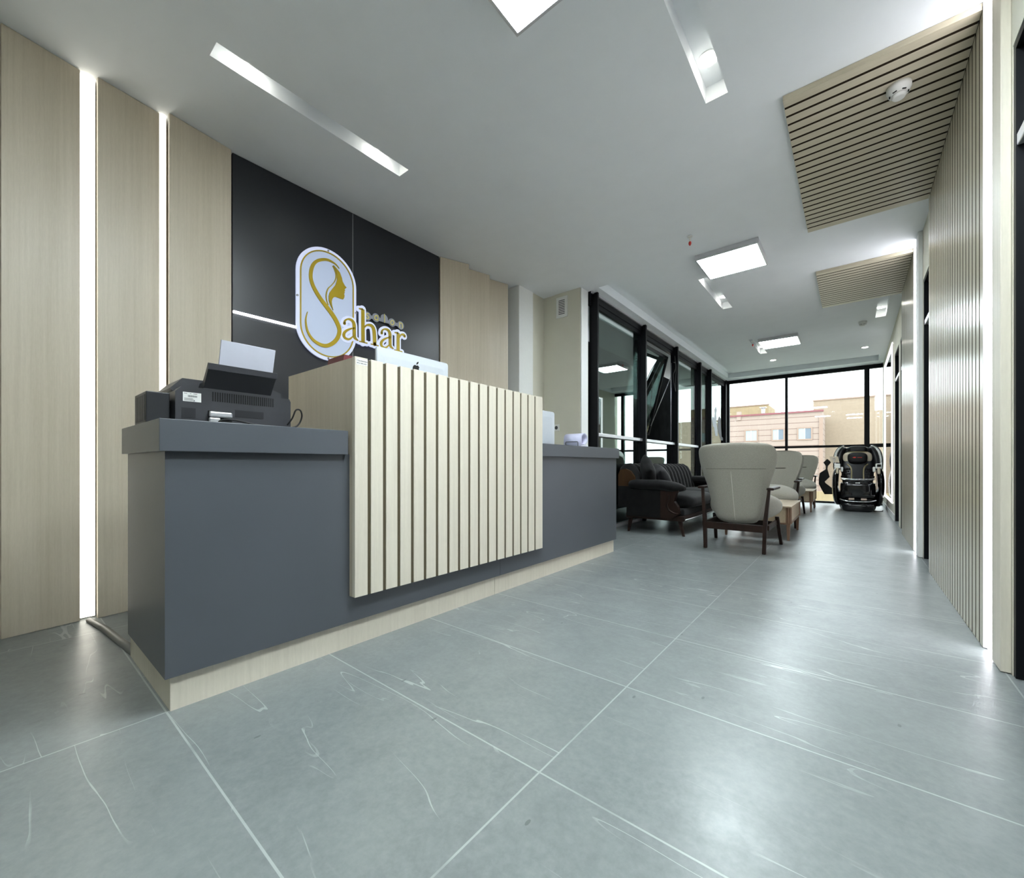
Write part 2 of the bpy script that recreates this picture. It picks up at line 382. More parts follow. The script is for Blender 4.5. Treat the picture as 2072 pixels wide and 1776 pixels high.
# ------------------------------------------------------------------ left glazing (window_1) and far glazing (window_2)
GX = -2.44
w1 = sthing('window_1', (GX, 7.7, 0))
mulls = [(4.53, .035), (6.03, .05), (7.485, .055), (8.92, .065), (9.715, .06)]
ends = [m[0]+m[1] for m in mulls]
for y, t_ in mulls: struct('mullion', B(GX-.03, -2.36, y, y+t_, 0, 2.885, bev=.002), 'frame', w1)
struct('corner_post', B(-2.50, -2.40, 11.25, 11.42, 0, H-.002), 'frame', w1)
f = bmesh.new(); box(f, GX-.04, GX+.015, 4.49, 11.25, 2.80, 2.899); box(f, GX-.04, GX+.005, 4.49, 11.25, 2.745, 2.80); struct('head_frame', f, 'frame', w1)
struct('soffit_lip', B(GX+.015, GX+.035, 4.49, 11.25, 2.875, 2.899), M['alu'], w1)
struct('sill_frame', B(GX-.04, GX+.03, 4.49, 11.25, 0, .045, bev=.003), 'alu', w1)
bays = list(zip(ends, [m[0] for m in mulls[1:]]+[11.25]))
for i, (a, b) in enumerate(bays):
    if i < 3: struct('transom_rail', B(GX-.02, GX+.035, a, b, 1.172, 1.215, bev=.004), 'alu', w1)
    elif i == 4: struct('transom_rail', B(GX-.02, GX+.012, a, b, 1.172, 1.20, bev=.004), 'frame', w1)
    s = bmesh.new(); box(s, GX-.03, GX-.005, a, a+.03, .045, 2.75); box(s, GX-.03, GX-.005, b-.03, b, .045, 2.75); struct('glazing_bead', s, 'frame', w1)
    struct('pane', B(GX-.022, GX-.016, a+.03, b-.03, .045, 1.172), 'wglass' if i < 2 else 'wglass2', w1)
    if i != 1: struct('pane', B(GX-.022, GX-.016, a+.03, b-.03, 1.20, 2.745), 'wglass' if i < 2 else 'wglass2', w1)
# the awning sash of the second bay, pushed out at the bottom
a, b = bays[1]; sa = sthing('window_3', (-2.53, (a+b)/2, 2.72)); L = 1.40
fr = bmesh.new(); pb = bmesh.new()
for y0, y1, z0, z1 in ((a+.03, a+.075, -L, 0), (b-.075, b-.03, -L, 0), (a+.075, b-.075, -.045, 0), (a+.075, b-.075, -L, -L+.045)): box(fr, -.02, .02, y0-(a+b)/2, y1-(a+b)/2, z0, z1)
box(pb, -.004, .004, a+.075-(a+b)/2, b-.075-(a+b)/2, -L+.045, -.045)
for nm, q, mt in (('sash_frame', fr, 'frame'), ('pane', pb, 'wglass')):
    q.transform(Matrix.Translation(sa.location) @ Matrix.Rotation(math.radians(14), 4, 'Y')); struct(nm, q, mt, sa)
st = bmesh.new(); tube(st, [(-2.46, b-.06, 2.35), (-2.80, b-.09, 1.52)], .006); tube(st, [(-2.46, b-.05, 2.6), (-2.46, b-.05, 1.25)], .008); struct('stay_arm', st, 'alu', sa)
cd = bmesh.new(); tube(cd, catmull([(-2.40, b-.03, 2.72), (-2.38, b-.06, 2.5), (-2.40, b-.12, 2.35), (-2.38, b-.05, 2.1), (-2.39, b-.02, 2.3), (-2.38, b-.02, 2.55), (-2.40, b-.10, 2.6)], 8), .006)
obj('pull_cord', cd, 'cable', label='tangled black cord hanging at the top of the tilted window sash', cat='cord')
FY = 11.42
w2 = sthing('window_2', (-.95, FY, 0))
fm = bmesh.new(); box(fm, -2.40, .484, FY, FY+.07, 2.82, H-.001); struct('head_frame', fm, 'frame', w2)
struct('jamb_frame', B(-2.40, -2.36, FY, FY+.07, .035, 2.82), 'frame', w2)
struct('mullion', B(-1.20, -1.15, FY-.02, FY+.06, .035, 2.82, bev=.003), 'frame', w2)
struct('mullion', B(.19, .275, FY-.03, FY+.06, .035, 2.82, bev=.003), 'frame', w2)
struct('transom_rail', B(-2.36, .19, FY, FY+.05, 1.205, 1.255, bev=.003), 'frame', w2)
struct('transom_rail', B(.275, .484, FY, FY+.05, 1.19, 1.265, bev=.003), 'frame', w2)
struct('sill_frame', B(-2.40, .484, FY, FY+.07, 0, .035), 'frame', w2)
for a, b in ((-2.36, -1.20), (-1.15, .19), (.275, .484)):
    struct('pane', B(a, b, FY+.028, FY+.034, 1.255, 2.82), 'cglass', w2); struct('pane', B(a, b, FY+.028, FY+.034, .035, 1.205), 'cglass', w2)

# ------------------------------------------------------------------ cladding of the reception wall
def panel(y0, x0, y1, x1, mt, label, group):
    bm = bmesh.new(); dx, dy = x1-x0, y1-y0; l = math.hypot(dx, dy); nx, ny = dy/l*.018, -dx/l*.018
    q = [(x0, y0), (x1, y1), (x1-nx, y1-ny), (x0-nx, y0-ny)]
    prism(bm, q, 'z', .002, H-.004); box(bm, -3.3, min(x0, x1)-.02, y0+.02, y1-.02, .002, H-.004)
    return obj('wall_panel', bm, mt, label=label, cat='wall panel', group=group)
G1 = 'light oak wall panels left of the dark panel'; G2 = 'light oak wall panels right of the dark panel'
panel(-.33, -3.09, -.02, -3.14, 'oak', 'light oak wall panel cut off by the left edge of the photo', G1)
panel(.022, -3.104, .285, -3.155, 'oak', 'wide light oak wall panel left of the brighter long LED strip', G1)
panel(.351, -3.137, .615, -3.178, 'oak', 'light oak wall panel between the two glowing LED strips', G1)
panel(.653, -3.13, .985, -3.179, 'oak', 'light oak wall panel touching the left edge of the charcoal wall panel', G1)
panel(2.80, -3.19, 3.095, -3.082, 'oak', 'light oak wall panel touching the right edge of the charcoal wall panel', G2)
panel(3.165, -3.155, 3.414, -3.082, 'oak', 'middle one of the three oak panels right of the charcoal wall', G2)
panel(3.484, -3.145, 3.724, -3.078, 'oak', 'light oak wall panel nearest the white pilaster', G2)
for y0, y1, x, lab in ((.287, .347, -3.172, 'long vertical LED strip glowing down to the floor beside the wide oak panel'), (.617, .650, -3.178, 'narrow vertical LED strip glowing behind the printer')):
    bm = bmesh.new(); box(bm, x-.02, x, y0, y1-.003, .01, H-.006, bev=.002)
    t_ = thing('led_strip', lab, 'light strip', (x-.01, (y0+y1)/2, 0), 'LED strips between the oak wall panels')
    obj('diffuser', bm, 'ledw', t_)
    bm = bmesh.new(); box(bm, -3.3, x-.0205, y0+.004, y1-.004, .01, H-.006); obj('backing_profile', bm, 'alu', t_)
dw = thing('dark_wall_panel', 'large charcoal wall panel behind the illuminated salon sign', 'wall panel', (-3.22, 1.89, 0))
obj('panel', B(-3.3, -3.2, 1.0, 1.862, .002, 1.838), 'darkwall', dw); obj('panel', B(-3.3, -3.2, 1.0, 1.862, 1.841, H-.004), 'darkwall', dw)
obj('panel', B(-3.3, -3.2, 1.866, 2.79, .002, H-.004), 'darkwall', dw)
obj('seam', B(-3.25, -3.1995, 1.862, 1.866, .002, H-.004), 'seam', dw, 'thin pale vertical joint')
lt = B(-3.2, -3.188, 1.0, 1.42, 1.832, 1.848, bev=.002)
obj('light_line', lt, 'ledc', label='thin white horizontal light line on the charcoal wall left of the sign', cat='light strip')

# ------------------------------------------------------------------ illuminated sign
S=[(1.726,2.381,.0028),(1.704,2.399,.0063),(1.678,2.409,.0098),(1.634,2.413,.0154),(1.59,2.399,.0182),(1.548,2.372,.0196),(1.521,2.337,.021),(1.505,2.29,.0224),(1.501,2.234,.0224),(1.514,2.184,.0238),(1.541,2.138,.0252),(1.576,2.094,.0266),(1.619,2.051,.028),(1.663,2.007,.0294),(1.7,1.96,.0294),(1.725,1.909,.028),(1.726,1.866,.0266),(1.707,1.817,.0266),(1.67,1.774,.0266),(1.626,1.746,.0252),(1.583,1.742,.0224),(1.534,1.757,.0189),(1.5,1.785,.0154),(1.476,1.825,.0126),(1.465,1.877,.0098),(1.465,1.917,.007),(1.476,1.965,.0028)]
FACE=[(1.678,2.388),(1.7,2.375),(1.73,2.35),(1.747,2.312),(1.753,2.285),(1.772,2.259),(1.788,2.248),(1.775,2.235),(1.77,2.226),(1.775,2.22),(1.768,2.209),(1.772,2.201),(1.764,2.189),(1.77,2.182),(1.768,2.163),(1.759,2.146),(1.738,2.145),(1.7,2.147),(1.681,2.139),(1.669,2.122),(1.663,2.099),(1.666,2.072),(1.676,2.035),(1.655,2.068),(1.642,2.1),(1.641,2.135),(1.648,2.165),(1.67,2.201),(1.696,2.241),(1.709,2.285),(1.707,2.327),(1.696,2.359)]
HAIR=[(1.637,2.064,.0028),(1.623,2.101,.0056),(1.621,2.142,.007),(1.634,2.189,.007),(1.663,2.227,.0056),(1.692,2.272,.0056),(1.7,2.318,.0056),(1.689,2.356,.0056),(1.672,2.382,.0028)]
A1=[[(1.767,1.954,.0182),(1.772,1.978,.0112),(1.799,1.997,.0112),(1.831,1.995,.0182),(1.849,1.97,.0224),(1.851,1.911,.0224),(1.855,1.864,.021),(1.883,1.845,.0084)],[(1.847,1.938,.0084),(1.807,1.917,.0126),(1.775,1.892,.0154),(1.761,1.863,.0182),(1.772,1.839,.0154),(1.807,1.837,.0126),(1.845,1.873,.007)]]
HH=[[(1.929,2.114,.0238),(1.931,1.841,.0252)],[(1.895,2.110,.0084),(1.929,2.113,.014)],[(1.941,1.965,.0084),(1.966,1.991,.0126),(2.005,1.999,.021),(2.029,1.978,.0252),(2.038,1.919,.0252),(2.040,1.848,.0252)],[(1.896,1.841,.008),(1.971,1.841,.008)],[(2.005,1.843,.008),(2.079,1.843,.008)]]
A2=[[(y+.342,z+.006,w_) for y,z,w_ in s] for s in A1]
RR=[[(2.278,2.004,.0238),(2.278,1.846,.0252)],[(2.242,1.998,.0084),(2.278,2.001,.0154)],[(2.292,1.967,.0084),(2.312,1.996,.0126),(2.339,1.999,.021),(2.348,1.989,.0182)],[(2.240,1.843,.008),(2.322,1.843,.008)]]
SAL=[[(1.996,2.096,.0062),(1.983,2.099,.0062),(1.972,2.089,.0062),(1.977,2.080,.0062),(1.989,2.075,.0062),(1.994,2.065,.0062),(1.983,2.055,.0062),(1.971,2.058,.0062)],[(2.079,2.096,.0062),(2.066,2.104,.0062),(2.053,2.092,.0062),(2.053,2.073,.0062),(2.066,2.065,.0062),(2.079,2.074,.0062)],[(2.081,2.107,.0062),(2.082,2.062,.0062)],[(2.148,2.137,.0062),(2.149,2.066,.0062)],[(2.228,2.107,.0062),(2.213,2.093,.0062),(2.213,2.073,.0062),(2.228,2.065,.0062),(2.243,2.079,.0062),(2.243,2.099,.0062),(2.228,2.107,.0062)],[(2.305,2.109,.0062),(2.305,2.064,.0062)],[(2.305,2.095,.0062),(2.317,2.106,.0062),(2.332,2.100,.0062),(2.335,2.064,.0062)]]
sg = thing('salon_sign', 'backlit white capsule sign with gold S, woman profile and the words Sahar salon', 'sign', (-3.19, 1.86, 1.636))
def capsule(yc, z0, z1, r, n=28):
    p = [(yc+math.cos(PI*k/n)*r, z1-r+math.sin(PI*k/n)*r) for k in range(n+1)]
    return p+[(yc-math.cos(PI*k/n)*r, z0+r-math.sin(PI*k/n)*r) for k in range(n+1)]
bm = bmesh.new(); prism(bm, capsule(1.638, 1.636, 2.502, .240), 'x', -3.185, -3.172); obj('capsule_plate', bm, 'acry2', sg, 'pale glowing outer rim plate')
bm = bmesh.new(); prism(bm, capsule(1.638, 1.668, 2.470, .208), 'x', -3.172, -3.1705); obj('capsule_face', bm, 'acry', sg, 'brightly backlit inner face')
bm = bmesh.new(); o_, i_ = capsule(1.638, 1.661, 2.477, .215), capsule(1.638, 1.670, 2.468, .206)
V = [[bm.verts.new((x, *p)) for p in c_] for x, c_ in ((-3.1705, o_), (-3.164, o_), (-3.164, i_), (-3.1705, i_))]; n_ = len(o_)
for k in range(4):
    for j in range(n_): bm.faces.new((V[k][j], V[k][(j+1) % n_], V[(k+1) % 4][(j+1) % n_], V[(k+1) % 4][j]))
obj('gold_ring', bm, 'gold', sg)
bm = bmesh.new()
for s in [S]: stroke(bm, [(y, z, w_*1.12) for y, z, w_ in s], -3.1704, -3.160, 0, True)
obj('letter_s', bm, 'gold', sg)
bm = bmesh.new(); prism(bm, FACE, 'x', -3.1704, -3.160); stroke(bm, HAIR, -3.1704, -3.160); obj('woman_profile', bm, 'gold', sg)
for nm, gl in (('letter_a', A1), ('letter_h', HH), ('letter_a', A2), ('letter_r', RR)):
    bm = bmesh.new()
    for s in gl: stroke(bm, [(y, z, w_*1.22) for y, z, w_ in s], -3.162, -3.154, 0, len(s) > 5 or (len(s) == 4))
    obj(nm, bm, 'gold', sg)
bm = bmesh.new()
for gl in (A1, HH, A2, RR):
    for s in gl: stroke(bm, s, -3.169, -3.162, .020, True)
obj('letter_backing', bm, 'acry2', sg, 'glowing white acrylic outline behind the letters')
bm = bmesh.new()
for s in SAL:
    c_ = (sum(p[0] for p in s)/len(s), sum(p[1] for p in s)/len(s))
cs = [(1.984, 2.077), (2.066, 2.086), (2.148, 2.101), (2.228, 2.086), (2.319, 2.086)]
for c_ in cs: disc(bm, (-3.182, *c_), .036, .006, 28, 'x')
prism(bm, [(1.984, 2.066), (2.319, 2.070), (2.319, 2.098), (1.984, 2.092)], 'x', -3.182, -3.1765); obj('word_backing', bm, 'acryg', sg, 'grey acrylic outline of the small word')
for nm, ks in (('small_letter_s', (0,)), ('small_letter_a', (1, 2)), ('small_letter_l', (3,)), ('small_letter_o', (4,)), ('small_letter_n', (5, 6))):
    bm = bmesh.new()
    for k in ks: stroke(bm, [(y, z, w_*1.15) for y, z, w_ in SAL[k]], -3.176, -3.172, 0, True)
    obj(nm, bm, 'gold2', sg)
for y, z in ((1.638, 2.487), (1.638, 1.650), (1.405, 2.069), (1.871, 2.069)):
    bm = bmesh.new(); disc(bm, (-3.172, y, z), .008, .008, 16, 'x'); obj('standoff_screw', bm, 'chrome', sg)

# ------------------------------------------------------------------ reception desk
dk = thing('reception_desk', 'long charcoal reception desk with a pale slatted oak box in its middle', 'desk', (-2.05, 2.05, 0))
bm = bmesh.new(); box(bm, -2.41, -1.765, .37, 2.0, .0, .13); box(bm, -2.41, -1.765, 2.003, 3.71, 0, .13)
obj('plinth', bm, 'slat', dk, 'pale oak plinth')
bm = bmesh.new(); box(bm, -2.347, -1.745, .352, 2.031, .118, .868); box(bm, -1.80, -1.745, 2.034, 3.727, .118, .885); box(bm, -2.347, -1.80, 3.70, 3.727, .118, .885)
obj('body', bm, 'dark', dk)
bm = bmesh.new(); box(bm, -2.347, -1.72, .333, .980, .866, .971, bev=.0015); obj('ledge', bm, 'dark', dk)
bm = bmesh.new(); box(bm, -1.90, -1.72, 2.444, 3.735, .885, .976, bev=.0015); box(bm, -2.347, -1.90, 3.69, 3.735, .885, .976); obj('ledge', bm, 'dark', dk)
bm = bmesh.new(); box(bm, -2.345, -1.81, 2.034, 3.70, .70, .73); obj('worktop', bm, 'oak', dk)
bm = bmesh.new(); box(bm, -2.36, -1.722, 1.0, 1.018, .236, 1.297); box(bm, -2.36, -1.722, 2.422, 2.44, .236, 1.297); box(bm, -1.745, -1.722, 1.018, 2.422, .236, 1.297)
box(bm, -1.95, -1.745, 1.018, 2.422, 1.278, 1.297); box(bm, -2.36, -1.95, 1.018, 2.422, .975, .993)
xb = obj('slatted_box', bm, 'oak', dk)
bm = bmesh.new(); n_ = 18; pt = 1.44/n_
for k in range(n_):
    y = 1.0+k*pt; box(bm, -1.7215, -1.70, y, y+pt-(.017 if k < n_-1 else 0), .236, 1.300, bev=.001, seg=1)
obj('slats', bm, 'slat', xb)
bm = bmesh.new()
for k in range(n_-1):
    y = 1.0+(k+1)*pt-.017; box(bm, -1.7215, -1.7045, y, y+.017, .236, 1.294)
obj('grooves', bm, 'groove', xb)
# maker's sticker in the corner
bm = B(-1.70, -1.6992, 1.006, 1.062, 1.266, 1.293); stk = obj('sticker', bm, 'ivory', dk)
def text(body, size, mat, name, parent, loc, rot, ext=.0004, sx=1.0):
    cu = bpy.data.curves.new(name, 'FONT'); cu.body = body; cu.size = size; cu.extrude = ext
    o = bpy.data.objects.new('tmp_text', cu); COL.objects.link(o); bpy.context.view_layer.update()
    dg = bpy.context.evaluated_depsgraph_get(); me = bpy.data.meshes.new_from_object(o.evaluated_get(dg)); bpy.data.objects.remove(o)
    o = bpy.data.objects.new(name, me); COL.objects.link(o); me.materials.clear(); me.materials.append(M[mat])
    o.parent = parent; o.location = Vector(loc)-rootloc(parent); o.rotation_euler = rot; o.scale = (sx, 1, 1); return o
FX = (PI/2, 0, PI/2)     # text facing +X, running towards +Y
text('Choobeshahr', .0095, 'black', 'maker_name', stk, (-1.6990, 1.0095, 1.281), FX)
text('0912 500 6432', .0078, 'black', 'phone_number', stk, (-1.6990, 1.0095, 1.2705), FX)

# ------------------------------------------------------------------ computers
def imac(loc, label, zb, zt, w_, mk=.6):
    t_ = thing('desktop_computer', label, 'computer', (loc[0], loc[1], loc[2]), 'silver desktop computers on the reception desk')
    x, y, z = loc; h0, h1 = z+zb, z+zt
    bm = bmesh.new()
    def rr(x_, g, r_=.018):
        pts = []; a0, a1, b0, b1 = y-w_/2+g, y+w_/2-g, h0+g, h1-g
        for cx_, cz_, s in ((a1-r_, b1-r_, 0), (a0+r_, b1-r_, 1), (a0+r_, b0+r_, 2), (a1-r_, b0+r_, 3)):
            for k in range(7): t = PI/2*(s+k/6); pts.append((x_, cx_+math.cos(t)*r_, cz_+math.sin(t)*r_))
        return pts
    loft(bm, [rr(x-.008, 0), rr(x+.004, 0), rr(x+.009, .004), rr(x+.016, .05)], smooth=False)
    obj('casing', bm, 'silver', t_)
    bm = B(x-.010, x-.008, y-w_/2+.008, y+w_/2-.008, h0+.07, h1-.008); obj('screen', bm, 'piano', t_)
    bm = bmesh.new(); box(bm, x+.010, x+.045, y-.09, y+.09, z, z+.008, bev=.003); box(bm, x-.10, x+.045, y-.09, y+.09, z, z+.007, bev=.003); prism(bm, [(x+.030, z), (x+.045, z), (x+.022, h0+.16), (x+.014, h0+.16)], 'y', y-.085, y+.085)
    obj('stand', bm, 'silver', t_)
    # fruit mark on the back
    s = .028; zc = h0+(h1-h0)*mk; bm = bmesh.new(); pts = []
    for k in range(64):
        t = 2*PI*k/64; r = s*(1+.05*math.cos(2*t))*(1-.22*math.exp(-((t-PI/2)/.30)**2)-.07*math.exp(-((t-1.5*PI)/.25)**2))
        py, pz = .022+math.cos(t)*r*.93-.022, math.sin(t)*r
        d_ = math.hypot(py-s*1.12, pz-s*.12)
        if d_ < s*.42: a_ = math.atan2(pz-s*.12, py-s*1.12); py, pz = s*1.12+math.cos(a_)*s*.42, s*.12+math.sin(a_)*s*.42
        pts.append((y+py, zc+pz))
    prism(bm, pts, 'x', x+.0155, x+.0172)
    lf = [(y+.002+math.cos(t)*.0, 0) for t in ()]
    a_, b_ = (y+.001, zc+s*.98), (y+.018, zc+s*1.75); leaf = []
    for k in range(9): u = k/8; leaf.append((a_[0]+(b_[0]-a_[0])*u-.0045*math.sin(PI*u), a_[1]+(b_[1]-a_[1])*u+.003*math.sin(PI*u)))
    for k in range(1, 8): u = 1-k/8; leaf.append((a_[0]+(b_[0]-a_[0])*u+.0045*math.sin(PI*u), a_[1]+(b_[1]-a_[1])*u-.003*math.sin(PI*u)))
    prism(bm, leaf, 'x', x+.0155, x+.0172); obj('fruit_mark', bm, 'pit', t_)
    return t_
imac((-2.15, 1.675, .993), 'silver desktop computer showing its back and black fruit mark above the slatted box', .06, .520, .555, .81)
imac((-2.0, 2.775, .73), 'silver desktop computer peeking out right of the slatted box by the wall sockets', .08, .545, .53)
rb = bmesh.new(); prism(rb, [(1.003, 1.2975), (1.060, 1.2975), (1.058, 1.325), (1.006, 1.325)], 'x', -1.945, -1.80); 
obj('red_box', rb, 'maroon', label='low narrow dark red box lying on top of the slatted oak box below the sign', cat='box')

# lilac-white curl holder on the right wing
hd = thing('paper_holder', 'pale lilac curled desk holder standing on the right wing of the desk', 'holder', (-1.83, 3.12, .976))
YC = 3.135
prof = [(YC-.055, .9765), (YC-.055, 1.045)]+[(YC-.055*math.cos(t), 1.045+.045*math.sin(t)) for t in [PI*k/14 for k in range(1, 14)]]+[(YC+.055, 1.045), (YC+.050, 1.02), (YC+.02, .995), (YC-.01, .990), (YC-.01, .996), (YC+.015, 1.001), (YC+.043, 1.024), (YC+.047, 1.045)]
prof += [(YC-.047*math.cos(t), 1.045+.038*math.sin(t)) for t in [PI*k/14 for k in range(13, 0, -1)]]+[(YC-.047, 1.045), (YC-.047, .9765)]
bm = bmesh.new(); prism(bm, prof, 'x', -1.925, -1.755, True); obj('curled_shell', bm, 'lilac', hd)
bm = bmesh.new(); tube(bm, [(-1.905, YC-.057, .978), (-1.905, YC-.057, 1.012), (-1.90, YC-.057, 1.018), (-1.79, YC-.057, 1.018), (-1.785, YC-.057, 1.012), (-1.785, YC-.057, .978)], .0028); obj('dark_outline', bm, 'black2', hd)
obj('base_plate', B(-1.925, -1.755, YC-.046, YC+.05, .9765, .985), 'lilac', hd)

# ------------------------------------------------------------------ printer on the left ledge
pr = thing('printer', 'black inkjet printer seen from behind with paper in its raised rear tray', 'printer', (-2.1, .645, .971))
bm = bmesh.new()
pf = [(.430, .972), (.430, 1.10), (.450, 1.122), (.52, 1.122), (.527, 1.15), (.772, 1.15), (.784, 1.118), (.842, 1.118), (.848, 1.105), (.848, .972)]
prism(bm, pf, 'x', -2.20, -1.98); prism(bm, [(.45, 1.10), (.52, 1.10), (.84, 1.10), (.84, 1.15), (.80, 1.165), (.47, 1.165), (.43, 1.12)], 'x', -2.30, -2.06)
obj('body', bm, 'black2', pr)
bm = bmesh.new()
for k in range(28):
    y = .548+k*.00825; z1 = 1.112; box(bm, -1.98, -1.9785, y, y+.004, 1.075, z1)
obj('vent_slots', bm, 'pit', pr)
obj('rear_cover', B(-1.98, -1.979, .449, .493, 1.001, 1.040), 'black', pr); obj('rear_cover', B(-1.98, -1.979, .627, .735, 1.019, 1.048), 'black', pr)
bm = B(-1.98, -1.9788, .453, .511, 1.065, 1.100); lb = obj('rating_label', bm, 'ivory', pr, 'white label with bar code')
bm = bmesh.new()
for k in range(14): box(bm, -1.9788, -1.9784, .469+k*.0021, .469+k*.0021+.0011, 1.082, 1.089)
for k, (a, b) in enumerate(((.456, .466), (.475, .479), (.486, .498))): box(bm, -1.9788, -1.9784, a, b, 1.0945, 1.096)
for k in range(4): box(bm, -1.9788, -1.9784, .457, .484+.004*(k % 2), 1.0765-k*.0028, 1.0776-k*.0028)
box(bm, -1.9788, -1.9784, .487, .490, 1.067, 1.071); obj('print_marks', bm, 'black2', lb)
bm = bmesh.new(); prism(bm, [(-1.985, 1.118), (-1.925, 1.190), (-1.918, 1.212), (-1.93, 1.214), (-1.945, 1.195), (-2.01, 1.13)], 'y', .519, .764)
tr = obj('paper_tray', bm, 'black', pr)
bm = bmesh.new(); prism(bm, [(-1.9245, 1.189), (-1.917, 1.189), (-1.914, 1.212), (-1.921, 1.214)], 'y', .517, .767); obj('tray_lip', bm, 'black2', tr)
bm = bmesh.new(); prism(bm, [(-2.03, 1.14), (-2.022, 1.14), (-1.965, 1.322), (-1.973, 1.325)], 'y', .575, .778); obj('paper_stack', bm, 'paper', pr, 'stack of white paper')
obj('input_slot', B(-1.981, -1.972, .533, .615, .985, 1.037, bev=.002), 'pit', pr)
bm = bmesh.new(); box(bm, -1.973, -1.955, .533, .612, 1.010, 1.033, bev=.006, seg=3); box(bm, -1.974, -1.958, .533, .57, .972, 1.008, bev=.004); obj('metal_bracket', bm, 'alu', pr, 'silver bracket')
tk = thing('ink_tank_unit', 'small black box unit with ribbed side at the left end of the ledge', 'box', (-2.1, .38, .971))
obj('case', B(-2.19, -2.0, .349, .418, .972, 1.092, bev=.003), 'black', tk)
bm = bmesh.new()
for k in range(8): box(bm, -2.178+k*.021, -2.178+k*.021+.014, .3475, .3492, .985, 1.080)
obj('side_ribs', bm, 'black2', tk)
obj('link_block', B(-2.15, -2.05, .4181, .4298, .975, 1.07), 'black', tk)
bm = bmesh.new()
tube(bm, catmull([(-1.97, .83, 1.0), (-1.95, .842, 1.03), (-1.94, .853, 1.066), (-1.94, .872, 1.068), (-1.945, .882, 1.045), (-1.95, .876, 1.015), (-1.95, .86, .995), (-1.95, .83, .985), (-1.93, .80, .978), (-1.90, .74, .977), (-1.91, .66, .99), (-1.90, .58, 1.0), (-1.91, .55, .985), (-1.90, .60, .977), (-1.91, .70, .977)], 8), .0035)
obj('power_cable', bm, 'cable', label='looped black cable beside and behind the printer on the ledge', cat='cable')
obj('plug_adapter', B(-1.955, -1.915, .845, .885, .9715, .982, bev=.002), 'ivory', label='small white adapter on the ledge under the looped cable', cat='adapter')
bm = bmesh.new(); tube(bm, [(-3.12, .315, .006), (-2.9, .345, .008), (-2.60, .37, .008), (-2.42, .385, .008)], [.012, .016, .016, .016], 12)
obj('floor_cable_duct', bm, 'cordg', label='grey cable duct running on the floor from the LED strip to the desk', cat='cable duct')

# ------------------------------------------------------------------ wall fittings
vt = thing('air_vent', 'small white slotted air vent high on the cream wall', 'vent', (-2.72, 4.32, 2.60))
obj('plate', B(-2.80, -2.645, 4.308, 4.32, 2.60, 2.85, bev=.003), 'ivory', vt)
bm = bmesh.new()
for k in range(9): box(bm, -2.765, -2.68, 4.3065, 4.3085, 2.64+k*.02, 2.648+k*.02)
obj('slots', bm, 'pit', vt)
for x, lab in ((-2.905, 'white wall socket nearer the computer on the cream wall'), (-2.80, 'white wall socket to the right of its twin on the cream wall')):
    t_ = thing('wall_socket', lab, 'socket', (x, 4.33 if x < -2.83 else 4.32, 1.24), 'pair of white wall sockets'); yy = 4.33 if x < -2.83 else 4.32
    obj('plate', B(x-.04, x+.04, yy-.01, yy, 1.235, 1.315, bev=.003), 'ivory', t_)
    bm = bmesh.new(); disc(bm, (x, yy-.0115, 1.275), .022, .002, 20, 'y'); obj('insert', bm, 'black2', t_)

# ------------------------------------------------------------------ slatted panels wrapping wall and ceiling on the right
def slatted(y0, y1, label, xl=-.305):
    t_ = thing('slatted_panel', label, 'slatted panel', (.40, (y0+y1)/2, 0), 'slatted oak panels wrapping the right wall and ceiling')
    n = round((y1-y0)/.0755); p = (y1-y0)/n
    bm = bmesh.new(); box(bm, .470, .483, y0+.001, y1-.001, .002, H-.004)
    bd = bmesh.new(); box(bd, xl+.02, .470, y0+.02, y1-.02, H-.016, H-.002)
    bw = bmesh.new(); bc = bmesh.new(); g_ = .018
    box(bc, xl, .455, y0, y0+.0195, H-.016, H-.002); box(bc, xl, .455, y1-.0195, y1, H-.016, H-.002); box(bc, xl, xl+.0195, y0+.0195, y1-.0195, H-.016, H-.002)
    for k in range(n):
        a = y0+k*p; b = a+p-g_
        if k == n-1: b = y1
        box(bw, .455, .470, a, b, .002, H-.034); box(bc, xl, .454, a, b, H-.032, H-.016)
        if k < n-1: box(bm, .4554, .470, b, b+g_, .002, H-.034); box(bd, xl+.002, .452, b, b+g_, H-.0314, H-.016)
    obj('wall_slats', bw, 'gloss', t_); obj('ceiling_slats', bc, 'slatx', t_)
    obj('wall_grooves', bm, 'grooved', t_, 'dark brown grooves'); obj('ceiling_grooves', bd, 'grooved', t_, 'dark brown grooves')
slatted(2.80, 4.52, 'wide slatted oak panel nearest the camera on the right wall and ceiling')
slatted(5.56, 6.81, 'second slatted oak panel further down the corridor on wall and ceiling')
for a, b, c_, lab in ((2.645, 2.79, 2.51, 'tall LED light strip beside the nearest slatted panel'), (5.36, 5.545, 5.18, 'tall LED light strip beside the second slatted panel')):
    t_ = thing('led_strip', lab, 'light strip', (.475, (a+b)/2, 0), 'tall LED strips on the right wall')
    obj('diffuser', B(.466, .484, a, b, .004, H-.004, bev=.003), 'ledc', t_)
    obj('edge_profile', B(.455, .484, b+.001, b+.009, .004, H-.004), 'alu', t_)
    obj('wood_edge', B(.455, .484, c_, a-.006, .004, H-.004, bev=.002), 'slat' if a < 3 else 'white', t_)
mr = thing('led_mirror', 'tall dark wall mirror with a glowing LED border on the far right wall', 'mirror', (.47, 9.6, .25))
obj('glass', B(.474, .484, 8.60, 10.60, .26, 2.66), 'mirror', mr)
bm = bmesh.new()
for q in ((8.55, 8.70, .24, 2.68), (10.54, 10.62, .24, 2.68), (8.70, 10.54, .24, .28), (8.70, 10.54, 2.64, 2.68)): box(bm, .462, .474, *q, bev=.002)
obj('led_border', bm, 'leds', mr)

